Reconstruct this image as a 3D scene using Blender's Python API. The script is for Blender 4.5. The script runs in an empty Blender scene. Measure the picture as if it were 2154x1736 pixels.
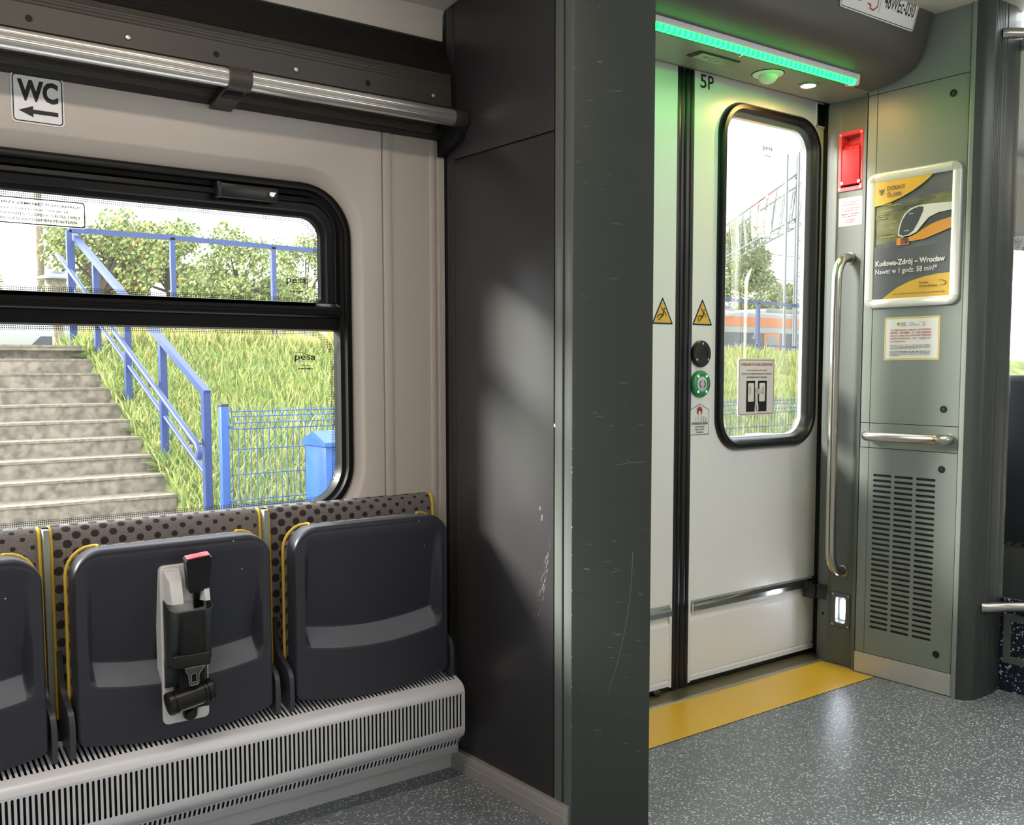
import bpy, bmesh, math, random
from mathutils import Vector, Matrix
random.seed(7)
sc = bpy.context.scene
COL = sc.collection
PI = math.pi

# ------------------------------------------------------------------ camera
cam_d = bpy.data.cameras.new('camera')
cam = bpy.data.objects.new('camera', cam_d)
COL.objects.link(cam)
sc.camera = cam
cam_d.sensor_fit = 'HORIZONTAL'
cam_d.sensor_width = 36.0
cam_d.lens = 2116.1 / 2154 * 36.0
cam_d.shift_x = 22.97 / 2154
cam_d.shift_y = 72.59 / 2154
cam_d.clip_start = 0.02
cam_d.clip_end = 500
YAW, PIT, ROL = 0.643482, -0.0774565, -0.0022965
_f = Vector((math.cos(PIT) * math.sin(YAW), math.cos(PIT) * math.cos(YAW), math.sin(PIT)))
_r0 = Vector((math.cos(YAW), -math.sin(YAW), 0))
_u0 = _r0.cross(_f)
_r = _r0 * math.cos(ROL) + _u0 * math.sin(ROL)
_u = -_r0 * math.sin(ROL) + _u0 * math.cos(ROL)
cam.matrix_world = Matrix(((_r.x, _u.x, -_f.x, 0), (_r.y, _u.y, -_f.y, 0), (_r.z, _u.z, -_f.z, 1.15), (0, 0, 0, 1)))

# ------------------------------------------------------------------ light and exposure
sc.view_settings.view_transform = 'Standard'
sc.view_settings.look = 'None'
sc.view_settings.exposure = 0.0
sc.view_settings.gamma = 1.0
sc.view_settings.use_curve_mapping = False
W = bpy.data.worlds.new('World')
sc.world = W
W.use_nodes = True
bg = W.node_tree.nodes['Background']
bg.inputs['Color'].default_value = (0.93, 0.97, 1.0, 1)
bg.inputs['Strength'].default_value = 5.0
sun_d = bpy.data.lights.new('sun', 'SUN')
sun_d.energy = 13.0
sun_d.angle = math.radians(13)
sun_d.color = (1, 0.95, 0.86)
sun = bpy.data.objects.new('sun', sun_d)
COL.objects.link(sun)
sun.rotation_euler = Vector((1.43, -1.0, -0.72)).to_track_quat('-Z', 'Y').to_euler()

def area_light(name, loc, sx, sy, energy, color, direction=(0, 0, -1)):
    d = bpy.data.lights.new(name, 'AREA')
    d.shape = 'RECTANGLE'
    d.size = sx
    d.size_y = sy
    d.energy = energy
    d.color = color
    o = bpy.data.objects.new(name, d)
    COL.objects.link(o)
    o.location = loc
    o.rotation_euler = Vector(direction).to_track_quat('-Z', 'Y').to_euler()
    return o

# ceiling lamps of the coach (two rows of strip lamps along the aisle, as in the saloon and the vestibule)
CEIL_A = area_light('ceiling_strip_light', (-0.3, 1.45, 2.245), 2.8, 0.10, 24, (1, 0.85, 0.74))
CEIL_B = area_light('ceiling_strip_light', (3.6, 0.75, 2.27), 2.6, 0.16, 28, (1, 0.95, 0.91))
CEIL_C = area_light('ceiling_strip_light', (6.2, 1.0, 2.27), 1.6, 0.3, 14, (1, 0.90, 0.78))

# ------------------------------------------------------------------ materials
def lin(c):
    c /= 255.0
    return c / 12.92 if c <= 0.04045 else ((c + 0.055) / 1.055) ** 2.4
def rgb(r, g, b):
    return (lin(r), lin(g), lin(b), 1)
MATS = {}
def nodes_of(m):
    return m.node_tree.nodes, m.node_tree.links
def mat(name, color, rough=0.5, metal=0.0, bump=0.0, bscale=300, spec=None, mottled=0.0, mscale=6, coat=0.0):
    m = bpy.data.materials.new(name)
    m.use_nodes = True
    N, L = nodes_of(m)
    b = N['Principled BSDF']
    col = rgb(*color)
    b.inputs['Base Color'].default_value = col
    b.inputs['Roughness'].default_value = rough
    b.inputs['Metallic'].default_value = metal
    if spec is not None:
        b.inputs['Specular IOR Level'].default_value = spec
    if coat:
        b.inputs['Coat Weight'].default_value = coat
    tc = N.new('ShaderNodeTexCoord')
    if bump:
        t = N.new('ShaderNodeTexNoise')
        t.inputs['Scale'].default_value = bscale
        t.inputs['Detail'].default_value = 2
        L.new(tc.outputs['Object'], t.inputs['Vector'])
        bp = N.new('ShaderNodeBump')
        bp.inputs['Strength'].default_value = bump
        bp.inputs['Distance'].default_value = 0.002
        L.new(t.outputs['Fac'], bp.inputs['Height'])
        L.new(bp.outputs['Normal'], b.inputs['Normal'])
    # every surface carries a faint procedural unevenness of tone
    t2 = N.new('ShaderNodeTexNoise')
    t2.inputs['Scale'].default_value = mscale
    t2.inputs['Detail'].default_value = 4
    L.new(tc.outputs['Object'], t2.inputs['Vector'])
    mx = N.new('ShaderNodeMix')
    mx.data_type = 'RGBA'
    k = mottled if mottled else 0.03
    mx.inputs[6].default_value = tuple(c * (1 - k) for c in col[:3]) + (1,)
    mx.inputs[7].default_value = tuple(min(1, c * (1 + k)) for c in col[:3]) + (1,)
    if k >= 0.25:
        mr = N.new('ShaderNodeMapRange')
        mr.inputs[1].default_value = 0.36
        mr.inputs[2].default_value = 0.64
        L.new(t2.outputs['Fac'], mr.inputs[0])
        L.new(mr.outputs[0], mx.inputs[0])
    else:
        L.new(t2.outputs['Fac'], mx.inputs[0])
    L.new(mx.outputs[2], b.inputs['Base Color'])
    MATS[name] = m
    return m
def emis(name, color, strength):
    m = bpy.data.materials.new(name)
    m.use_nodes = True
    N, L = nodes_of(m)
    b = N['Principled BSDF']
    b.inputs['Base Color'].default_value = rgb(*color)
    b.inputs['Emission Color'].default_value = rgb(*color)
    b.inputs['Emission Strength'].default_value = strength
    MATS[name] = m
    return m
def glass(name, tint=(0.97, 0.99, 0.98), refl=0.06, haze=0.0):
    m = bpy.data.materials.new(name)
    m.use_nodes = True
    N, L = nodes_of(m)
    out = N['Material Output']
    N.remove(N['Principled BSDF'])
    tr = N.new('ShaderNodeBsdfTransparent')
    tr.inputs['Color'].default_value = tint + (1,)
    gl = N.new('ShaderNodeBsdfGlossy')
    gl.inputs['Roughness'].default_value = 0.02
    fr = N.new('ShaderNodeLayerWeight')
    fr.inputs['Blend'].default_value = 0.25
    ma = N.new('ShaderNodeMath')
    ma.operation = 'MULTIPLY_ADD'
    ma.inputs[1].default_value = 0.5
    ma.inputs[2].default_value = refl * 0.3
    L.new(fr.outputs['Fresnel'], ma.inputs[0])
    mx = N.new('ShaderNodeMixShader')
    hz = N.new('ShaderNodeBsdfTranslucent')          # film of dust on the pane
    hz.inputs['Color'].default_value = (0.9, 0.9, 0.9, 1)
    m0 = N.new('ShaderNodeMixShader')
    m0.inputs[0].default_value = haze
    L.new(tr.outputs[0], m0.inputs[1])
    L.new(hz.outputs[0], m0.inputs[2])
    L.new(ma.outputs[0], mx.inputs[0])
    L.new(m0.outputs[0], mx.inputs[1])
    L.new(gl.outputs[0], mx.inputs[2])
    L.new(mx.outputs[0], out.inputs['Surface'])
    MATS[name] = m
    return m

mat('wall_white', (200, 192, 184), 0.42, bump=0.05, bscale=900)
mat('ceiling_white', (214, 208, 198), 0.5)
mat('cove_seam', (150, 146, 140), 0.6)
mat('door_white', (242, 242, 240), 0.30, bump=0.03, bscale=700)
mat('door_shadow_strip', (208, 210, 210), 0.35)
mat('cabinet_dark', (50, 49, 51), 0.36, bump=0.05, bscale=900)
mat('cabinet_green', (60, 67, 63), 0.42, bump=0.06, bscale=900, mottled=0.05)
mat('cabinet_grey', (134, 142, 136), 0.40, bump=0.06, bscale=900)
mat('jamb_grey', (98, 103, 99), 0.38, bump=0.04, bscale=900)
mat('column_grey', (58, 64, 61), 0.36)
mat('column_bevel', (142, 150, 144), 0.35)
mat('housing_grey', (84, 80, 74), 0.42, bump=0.05, bscale=800)
mat('soffit_grey', (126, 122, 110), 0.42)
mat('gap_black', (8, 8, 9), 0.7)
mat('rack_dark', (42, 40, 38), 0.40)
mat('rack_grey', (64, 60, 54), 0.42)
mat('aluminium', (204, 206, 207), 0.34, metal=0.85)
mat('aluminium_satin', (222, 224, 227), 0.42, metal=0.1, bump=0.03, bscale=1200)
mat('rail_alu', (226, 222, 216), 0.30, metal=0.9)
mat('heater_grey', (226, 228, 233), 0.36, metal=0.1)
mat('stainless', (196, 192, 184), 0.24, metal=1.0)
mat('chrome', (220, 220, 220), 0.12, metal=1.0)
mat('rubber_black', (16, 16, 17), 0.32)
mat('frame_black', (7, 7, 8), 0.40, spec=0.25)
mat('black_plastic', (22, 22, 23), 0.34)
mat('seat_plastic', (49, 51, 61), 0.42, bump=0.10, bscale=1100, mottled=0.05)
mat('seat_plastic_rough_lit', (100, 104, 112), 0.55, bump=0.5, bscale=700)  # same seat plastic, grained; lamp light on the ledge is put into the paler colour
mat('hinge_plastic', (62, 65, 72), 0.36)
mat('piping_yellow', (226, 190, 66), 0.6)
mat('white_plastic', (222, 222, 222), 0.35)
mat('pocket_plastic', (44, 50, 51), 0.42)
mat('webbing_black', (14, 13, 14), 0.75, bump=0.6, bscale=500)
mat('stitch_grey', (52, 50, 50), 0.8)
mat('red_button', (226, 60, 84), 0.35)
mat('red_dark', (176, 20, 46), 0.4)
mat('red_handle', (214, 48, 58), 0.38)
mat('red_paint', (196, 40, 52), 0.40)
mat('metal_tongue', (96, 96, 98), 0.3, metal=0.8)
mat('yellow_floor', (234, 186, 52), 0.30, mottled=0.07, mscale=30)
mat('threshold_metal', (120, 112, 82), 0.42, metal=0.55)
mat('threshold_lip', (168, 164, 150), 0.35, metal=0.6)
mat('plinth_steel', (206, 204, 200), 0.42, metal=0.35)
mat('baseboard_grey', (172, 168, 164), 0.38, metal=0.3)
mat('poster_frame', (228, 228, 222), 0.28, metal=0.15)
mat('poster_corner', (196, 197, 190), 0.35)
mat('ink_black', (20, 18, 20), 0.5)
mat('ink_grey', (96, 92, 90), 0.5)
mat('ink_red', (168, 44, 52), 0.5)
mat('ink_dark_red', (128, 60, 62), 0.5)
mat('paper_white', (238, 236, 232), 0.45)
mat('sticker_clear', (236, 238, 240), 0.4)
mat('sign_yellow', (238, 188, 48), 0.45)
mat('sign_border_gold', (226, 206, 140), 0.45)
mat('poster_grey', (104, 108, 114), 0.35, mottled=0.25, mscale=9)
mat('poster_yellow', (228, 182, 62), 0.35)
mat('poster_orange', (232, 160, 60), 0.35)
mat('poster_olive', (120, 122, 84), 0.35, mottled=0.35, mscale=14)
mat('poster_lime', (176, 172, 88), 0.35)
mat('poster_white', (232, 232, 230), 0.35)
mat('poster_glass', (70, 74, 82), 0.35)
mat('poster_track', (92, 95, 100), 0.35)
mat('crest_yellow', (236, 214, 90), 0.45)
mat('ink_green', (38, 78, 52), 0.5)
mat('glow_green_ring', (36, 140, 74), 0.3, coat=0.4)
mat('button_face', (204, 202, 208), 0.4)
mat('label_glass', (118, 128, 100), 0.25)
mat('sensor_white', (226, 222, 214), 0.35)
emis('led_green', (16, 255, 66), 9.0)
# the strip is a row of separate diodes: the light it gives off swells and fades along x
_N, _L = nodes_of(MATS['led_green'])
_tc = _N.new('ShaderNodeTexCoord')
_sx = _N.new('ShaderNodeSeparateXYZ')
_L.new(_tc.outputs['Object'], _sx.inputs[0])
_m1 = _N.new('ShaderNodeMath'); _m1.operation = 'MULTIPLY'; _m1.inputs[1].default_value = 2 * PI / 0.0235
_m2 = _N.new('ShaderNodeMath'); _m2.operation = 'SINE'
_m3 = _N.new('ShaderNodeMath'); _m3.operation = 'MULTIPLY_ADD'; _m3.inputs[1].default_value = 7.0; _m3.inputs[2].default_value = 10.5
_L.new(_sx.outputs[0], _m1.inputs[0]); _L.new(_m1.outputs[0], _m2.inputs[0]); _L.new(_m2.outputs[0], _m3.inputs[0])
_L.new(_m3.outputs[0], _N['Principled BSDF'].inputs['Emission Strength'])
emis('led_spot', (140, 255, 190), 3.0)
emis('downlight_warm', (255, 200, 120), 420.0)
emis('lamp_white', (235, 242, 255), 45.0)
glass('window_glass', (0.95, 0.975, 0.965), 0.05, 0.012)
glass('sticker_film', (0.9, 0.9, 0.9), 0.02, 0.22)
glass('screen_glass', (0.86, 0.88, 0.88), 0.16)

def speckled(name, base, flecks, scale, rough, thr=0.16):
    """vinyl with small light flecks"""
    m = mat(name, base, rough, bump=0.15, bscale=400)
    N, L = nodes_of(m)
    b = N['Principled BSDF']
    tc = N.new('ShaderNodeTexCoord')
    mp = N.new('ShaderNodeMapping')
    L.new(tc.outputs['Object'], mp.inputs['Vector'])
    ns = N.new('ShaderNodeTexNoise')
    ns.inputs['Scale'].default_value = 60
    L.new(mp.outputs[0], ns.inputs['Vector'])
    ad = N.new('ShaderNodeMix')
    ad.data_type = 'RGBA'
    ad.blend_type = 'ADD'
    ad.inputs[0].default_value = 0.012
    L.new(mp.outputs[0], ad.inputs[6])
    L.new(ns.outputs['Color'], ad.inputs[7])
    vo = N.new('ShaderNodeTexVoronoi')
    vo.inputs['Scale'].default_value = scale
    L.new(ad.outputs[2], vo.inputs['Vector'])
    # fleck radius differs per cell
    sp = N.new('ShaderNodeSeparateColor')
    L.new(vo.outputs['Color'], sp.inputs[0])
    mu = N.new('ShaderNodeMath')
    mu.operation = 'MULTIPLY'
    mu.inputs[1].default_value = thr * 2.0
    L.new(sp.outputs[0], mu.inputs[0])
    lt = N.new('ShaderNodeMath')
    lt.operation = 'LESS_THAN'
    L.new(vo.outputs['Distance'], lt.inputs[0])
    L.new(mu.outputs[0], lt.inputs[1])
    mx = N.new('ShaderNodeMix')
    mx.data_type = 'RGBA'
    L.new(lt.outputs[0], mx.inputs[0])
    prev = b.inputs['Base Color'].links[0].from_socket
    L.new(prev, mx.inputs[6])
    mx.inputs[7].default_value = rgb(*flecks)
    L.new(mx.outputs[2], b.inputs['Base Color'])
    return m
speckled('floor_vinyl', (112, 119, 124), (224, 228, 232), 160, 0.32, 0.23)
speckled('panel_speckled', (26, 32, 50), (196, 206, 222), 120, 0.45, 0.25)

def dotted_fabric():
    """grey woven fabric, staggered dark dots that shrink to the right"""
    m = mat('fabric_dots', (126, 120, 118), 0.9, bump=0.7, bscale=650, mottled=0.26, mscale=420)
    N, L = nodes_of(m)
    b = N['Principled BSDF']
    tc = N.new('ShaderNodeTexCoord')
    sx = N.new('ShaderNodeSeparateXYZ')
    L.new(tc.outputs['Object'], sx.inputs[0])
    def M(op, a, bb=None, c=None):
        n = N.new('ShaderNodeMath')
        n.operation = op
        for i, v in enumerate((a, bb, c)):
            if v is None:
                continue
            if isinstance(v, (int, float)):
                n.inputs[i].default_value = v
            else:
                L.new(v, n.inputs[i])
        return n.outputs[0]
    wob = N.new('ShaderNodeTexNoise')
    wob.inputs['Scale'].default_value = 120
    L.new(tc.outputs['Object'], wob.inputs['Vector'])
    x = sx.outputs[0]
    z = M('ADD', sx.outputs[2], sx.outputs[1])
    A, B = 0.0405, 0.041
    def cell(off):
        u = M('SUBTRACT', M('FRACT', M('ADD', M('DIVIDE', x, A), 50.25 + off)), 0.5)
        v = M('SUBTRACT', M('FRACT', M('ADD', M('DIVIDE', z, B), 50.1 + off)), 0.5)
        u = M('MULTIPLY', u, A)
        v = M('MULTIPLY', v, B)
        return M('SQRT', M('ADD', M('MULTIPLY', u, u), M('MULTIPLY', v, v)))
    d = M('MINIMUM', cell(0.0), cell(0.5))
    d = M('ADD', d, M('MULTIPLY', M('SUBTRACT', wob.outputs['Fac'], 0.5), 0.0022))
    rad = M('SUBTRACT', 0.0079, M('MULTIPLY', x, 0.0104))
    f = M('LESS_THAN', d, rad)
    mx = N.new('ShaderNodeMix')
    mx.data_type = 'RGBA'
    L.new(f, mx.inputs[0])
    prev = b.inputs['Base Color'].links[0].from_socket
    L.new(prev, mx.inputs[6])
    mx.inputs[7].default_value = rgb(52, 44, 44)
    L.new(mx.outputs[2], b.inputs['Base Color'])
    return m
dotted_fabric()

def scuffed(m, seed, amount, scale=(1, 1, 1), color=(168, 172, 170)):
    """thin pale scratches in the paint"""
    N, L = nodes_of(m)
    b = N['Principled BSDF']
    tc = N.new('ShaderNodeTexCoord')
    mp = N.new('ShaderNodeMapping')
    mp.inputs['Rotation'].default_value = (0.2, 0.35, 0.1)
    mp.inputs['Scale'].default_value = scale
    mp.inputs['Location'].default_value = (seed, seed * 0.7, seed * 1.3)
    L.new(tc.outputs['Object'], mp.inputs['Vector'])
    n = N.new('ShaderNodeTexNoise')
    n.inputs['Scale'].default_value = 9
    n.inputs['Detail'].default_value = 3
    L.new(mp.outputs[0], n.inputs['Vector'])
    r = N.new('ShaderNodeValToRGB')
    r.color_ramp.elements[0].position = 0.70
    r.color_ramp.elements[1].position = 0.76
    L.new(n.outputs['Fac'], r.inputs[0])
    k = N.new('ShaderNodeMath')
    k.operation = 'MULTIPLY'
    k.inputs[1].default_value = amount
    L.new(r.outputs[0], k.inputs[0])
    mx = N.new('ShaderNodeMix')
    mx.data_type = 'RGBA'
    L.new(k.outputs[0], mx.inputs[0])
    prev = b.inputs['Base Color'].links[0].from_socket
    L.new(prev, mx.inputs[6])
    mx.inputs[7].default_value = rgb(*color)
    L.new(mx.outputs[2], b.inputs['Base Color'])
scuffed(MATS['cabinet_green'], 3.1, 0.30, (2.2, 2.2, 12))

def flecked(m, scale, share, rad, color):
    """a few tiny chips and crumbs on a dark plastic"""
    N, L = nodes_of(m)
    b = N['Principled BSDF']
    tc = N.new('ShaderNodeTexCoord')
    vo = N.new('ShaderNodeTexVoronoi')
    vo.inputs['Scale'].default_value = scale
    L.new(tc.outputs['Object'], vo.inputs['Vector'])
    sp = N.new('ShaderNodeSeparateColor')
    L.new(vo.outputs['Color'], sp.inputs[0])
    a = N.new('ShaderNodeMath'); a.operation = 'GREATER_THAN'; a.inputs[1].default_value = 1 - share
    L.new(sp.outputs[0], a.inputs[0])
    c = N.new('ShaderNodeMath'); c.operation = 'LESS_THAN'; c.inputs[1].default_value = rad
    L.new(vo.outputs['Distance'], c.inputs[0])
    d = N.new('ShaderNodeMath'); d.operation = 'MULTIPLY'
    L.new(a.outputs[0], d.inputs[0]); L.new(c.outputs[0], d.inputs[1])
    mx = N.new('ShaderNodeMix')
    mx.data_type = 'RGBA'
    L.new(d.outputs[0], mx.inputs[0])
    L.new(b.inputs['Base Color'].links[0].from_socket, mx.inputs[6])
    mx.inputs[7].default_value = rgb(*color)
    L.new(mx.outputs[2], b.inputs['Base Color'])
flecked(MATS['seat_plastic'], 90, 0.014, 0.16, (210, 212, 216))

# dotted ceramic border printed on the window panes
def frit():
    m = bpy.data.materials.new('frit_dots')
    m.use_nodes = True
    N, L = nodes_of(m)
    out = N['Material Output']
    b = N['Principled BSDF']
    b.inputs['Base Color'].default_value = rgb(40, 40, 42)
    tr = N.new('ShaderNodeBsdfTransparent')
    tc = N.new('ShaderNodeTexCoord')
    sx = N.new('ShaderNodeSeparateXYZ')
    L.new(tc.outputs['Object'], sx.inputs[0])
    def M(op, a, bb=None):
        n = N.new('ShaderNodeMath')
        n.operation = op
        for i, v in enumerate((a, bb)):
            if v is None:
                continue
            if isinstance(v, (int, float)):
                n.inputs[i].default_value = v
            else:
                L.new(v, n.inputs[i])
        return n.outputs[0]
    u = M('SUBTRACT', M('FRACT', M('ADD', M('DIVIDE', sx.outputs[0], 0.0045), 900)), 0.5)
    v = M('SUBTRACT', M('FRACT', M('ADD', M('DIVIDE', sx.outputs[2], 0.0045), 900)), 0.5)
    d = M('SQRT', M('ADD', M('MULTIPLY', u, u), M('MULTIPLY', v, v)))
    f = M('LESS_THAN', d, 0.33)
    mx = N.new('ShaderNodeMixShader')
    L.new(f, mx.inputs[0])
    L.new(tr.outputs[0], mx.inputs[1])
    L.new(b.outputs[0], mx.inputs[2])
    L.new(mx.outputs[0], out.inputs['Surface'])
    MATS['frit_dots'] = m
frit()

# ------------------------------------------------------------------ mesh builder
class MB:
    def __init__(s):
        s.v, s.f, s.m, s.names = [], [], [], []
    def mi(s, name):
        if name not in s.names:
            s.names.append(name)
        return s.names.index(name)
    def add(s, verts, faces, m):
        o = len(s.v)
        k = s.mi(m)
        s.v += [tuple(p) for p in verts]
        for f in faces:
            s.f.append([i + o for i in f])
            s.m.append(k)
    def poly(s, pts, m):
        s.add(pts, [list(range(len(pts)))], m)
    def box(s, x0, x1, y0, y1, z0, z1, m, bev=0.0, seg=2):
        x0, x1 = min(x0, x1), max(x0, x1)
        y0, y1 = min(y0, y1), max(y0, y1)
        z0, z1 = min(z0, z1), max(z0, z1)
        if bev <= 0:
            v = [(x, y, z) for x in (x0, x1) for y in (y0, y1) for z in (z0, z1)]
            s.add(v, [(0, 1, 3, 2), (4, 6, 7, 5), (0, 4, 5, 1), (2, 3, 7, 6), (0, 2, 6, 4), (1, 5, 7, 3)], m)
            return
        bm = bmesh.new()
        bmesh.ops.create_cube(bm, size=1)
        for v in bm.verts:
            v.co = Vector(((x0 + x1) / 2 + v.co.x * (x1 - x0), (y0 + y1) / 2 + v.co.y * (y1 - y0), (z0 + z1) / 2 + v.co.z * (z1 - z0)))
        bmesh.ops.bevel(bm, geom=bm.edges[:], offset=bev, segments=seg, affect='EDGES', profile=0.5)
        s.bm(bm, m)
    def bm(s, bm, m, mtx=None):
        bm.verts.index_update()
        vs = [(mtx @ v.co) if mtx else v.co.copy() for v in bm.verts]
        s.add(vs, [[v.index for v in f.verts] for f in bm.faces], m)
        bm.free()
    def loft(s, loops, m, closed=True, cap0=False, cap1=False):
        n = len(loops[0])
        vs = [p for l in loops for p in l]
        fs = []
        for a in range(len(loops) - 1):
            for i in range(n if closed else n - 1):
                j = (i + 1) % n
                fs.append((a * n + i, a * n + j, (a + 1) * n + j, (a + 1) * n + i))
        if cap0:
            fs.append(list(range(n)))
        if cap1:
            fs.append(list(range((len(loops) - 1) * n, len(loops) * n)))
        s.add(vs, fs, m)
    def extr(s, prof, axis, a, b, m, cap=True, closed=True):
        """prof: 2D points; axis x: (y,z), y: (x,z), z: (x,y)"""
        def P(p, t):
            return {'x': (t, p[0], p[1]), 'y': (p[0], t, p[1]), 'z': (p[0], p[1], t)}[axis]
        s.loft([[P(p, a) for p in prof], [P(p, b) for p in prof]], m, closed, cap and closed, cap and closed)
    def tube(s, path, r, m, seg=12, caps=True, closed=False, flat=None):
        path = [Vector(p) for p in path]
        n = len(path)
        loops = []
        up = None
        for i, p in enumerate(path):
            if closed:
                t = (path[(i + 1) % n] - path[i - 1]).normalized()
            else:
                t = (path[min(i + 1, n - 1)] - path[max(i - 1, 0)]).normalized()
            if up is None:
                up = Vector((0, 0, 1)) if abs(t.z) < 0.9 else Vector((1, 0, 0))
                up = (up - t * up.dot(t)).normalized()
            else:
                up = (up - t * up.dot(t)).normalized()
            sd = t.cross(up)
            rr = r[i] if isinstance(r, (list, tuple)) else r
            fx = flat or 1.0
            loops.append([p + (sd * math.cos(2 * PI * k / seg) + up * (math.sin(2 * PI * k / seg) * fx)) * rr for k in range(seg)])
        if closed:
            loops.append(loops[0])
            caps = False
        s.loft(loops, m, True, caps, caps)
    def lathe(s, prof, c, axis, m, seg=24):
        """prof: (radius, height along axis) pairs"""
        c = Vector(c)
        ax = Vector(axis).normalized()
        a = Vector((0, 0, 1)) if abs(ax.z) < 0.9 else Vector((1, 0, 0))
        a = (a - ax * a.dot(ax)).normalized()
        b = ax.cross(a)
        loops = [[c + ax * h + (a * math.cos(2 * PI * k / seg) + b * math.sin(2 * PI * k / seg)) * max(r, 1e-5) for k in range(seg)] for r, h in prof]
        s.loft(loops, m, True, prof[0][0] > 1e-4, prof[-1][0] > 1e-4)
    def build(s, name, parent=None, origin=(0, 0, 0), smooth=40):
        me = bpy.data.meshes.new(name)
        ox, oy, oz = origin
        me.from_pydata([(x - ox, y - oy, z - oz) for x, y, z in s.v], [], s.f)
        for n in s.names:
            me.materials.append(MATS[n])
        me.polygons.foreach_set('material_index', s.m)
        me.update()
        bm = bmesh.new()
        bm.from_mesh(me)
        bmesh.ops.recalc_face_normals(bm, faces=bm.faces[:])
        bm.to_mesh(me)
        bm.free()
        if smooth:
            me.shade_smooth()
            me.set_sharp_from_angle(angle=math.radians(smooth))
        o = bpy.data.objects.new(name, me)
        COL.objects.link(o)
        if parent is not None:
            o.parent = parent
        else:
            o.location = origin
        return o

def tag(o, label, cat, group=None, kind=None):
    o['label'] = label
    o['category'] = cat
    if group:
        o['group'] = group
    if kind:
        o['kind'] = kind
    return o
def thing(name, loc, label, cat, group=None):
    o = bpy.data.objects.new(name, None)
    COL.objects.link(o)
    o.location = loc
    o.empty_display_size = 0.05
    return tag(o, label, cat, group)
def struct(o, label=None, cat=None):
    o['kind'] = 'structure'
    if label:
        o['label'] = label
        o['category'] = cat
    return o
def arc(cx, cy, r, a0, a1, n):
    return [(cx + r * math.cos(math.radians(a0 + (a1 - a0) * i / n)), cy + r * math.sin(math.radians(a0 + (a1 - a0) * i / n))) for i in range(n + 1)]
def rrect(x0, x1, z0, z1, r, n=6):
    r = max(r, 1e-5)
    return (arc(x1 - r, z1 - r, r, 0, 90, n) + arc(x0 + r, z1 - r, r, 90, 180, n) +
            arc(x0 + r, z0 + r, r, 180, 270, n) + arc(x1 - r, z0 + r, r, 270, 360, n))
def rrect2(x0, x1, z0, z1, rt, rb, n=6):
    return (arc(x1 - rt, z1 - rt, rt, 0, 90, n) + arc(x0 + rt, z1 - rt, rt, 90, 180, n) +
            arc(x0 + rb, z0 + rb, rb, 180, 270, n) + arc(x1 - rb, z0 + rb, rb, 270, 360, n))
def atY(loop, y):
    return [(p[0], y, p[1]) for p in loop]
def atX(loop, x):
    return [(x, p[0], p[1]) for p in loop]

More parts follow.
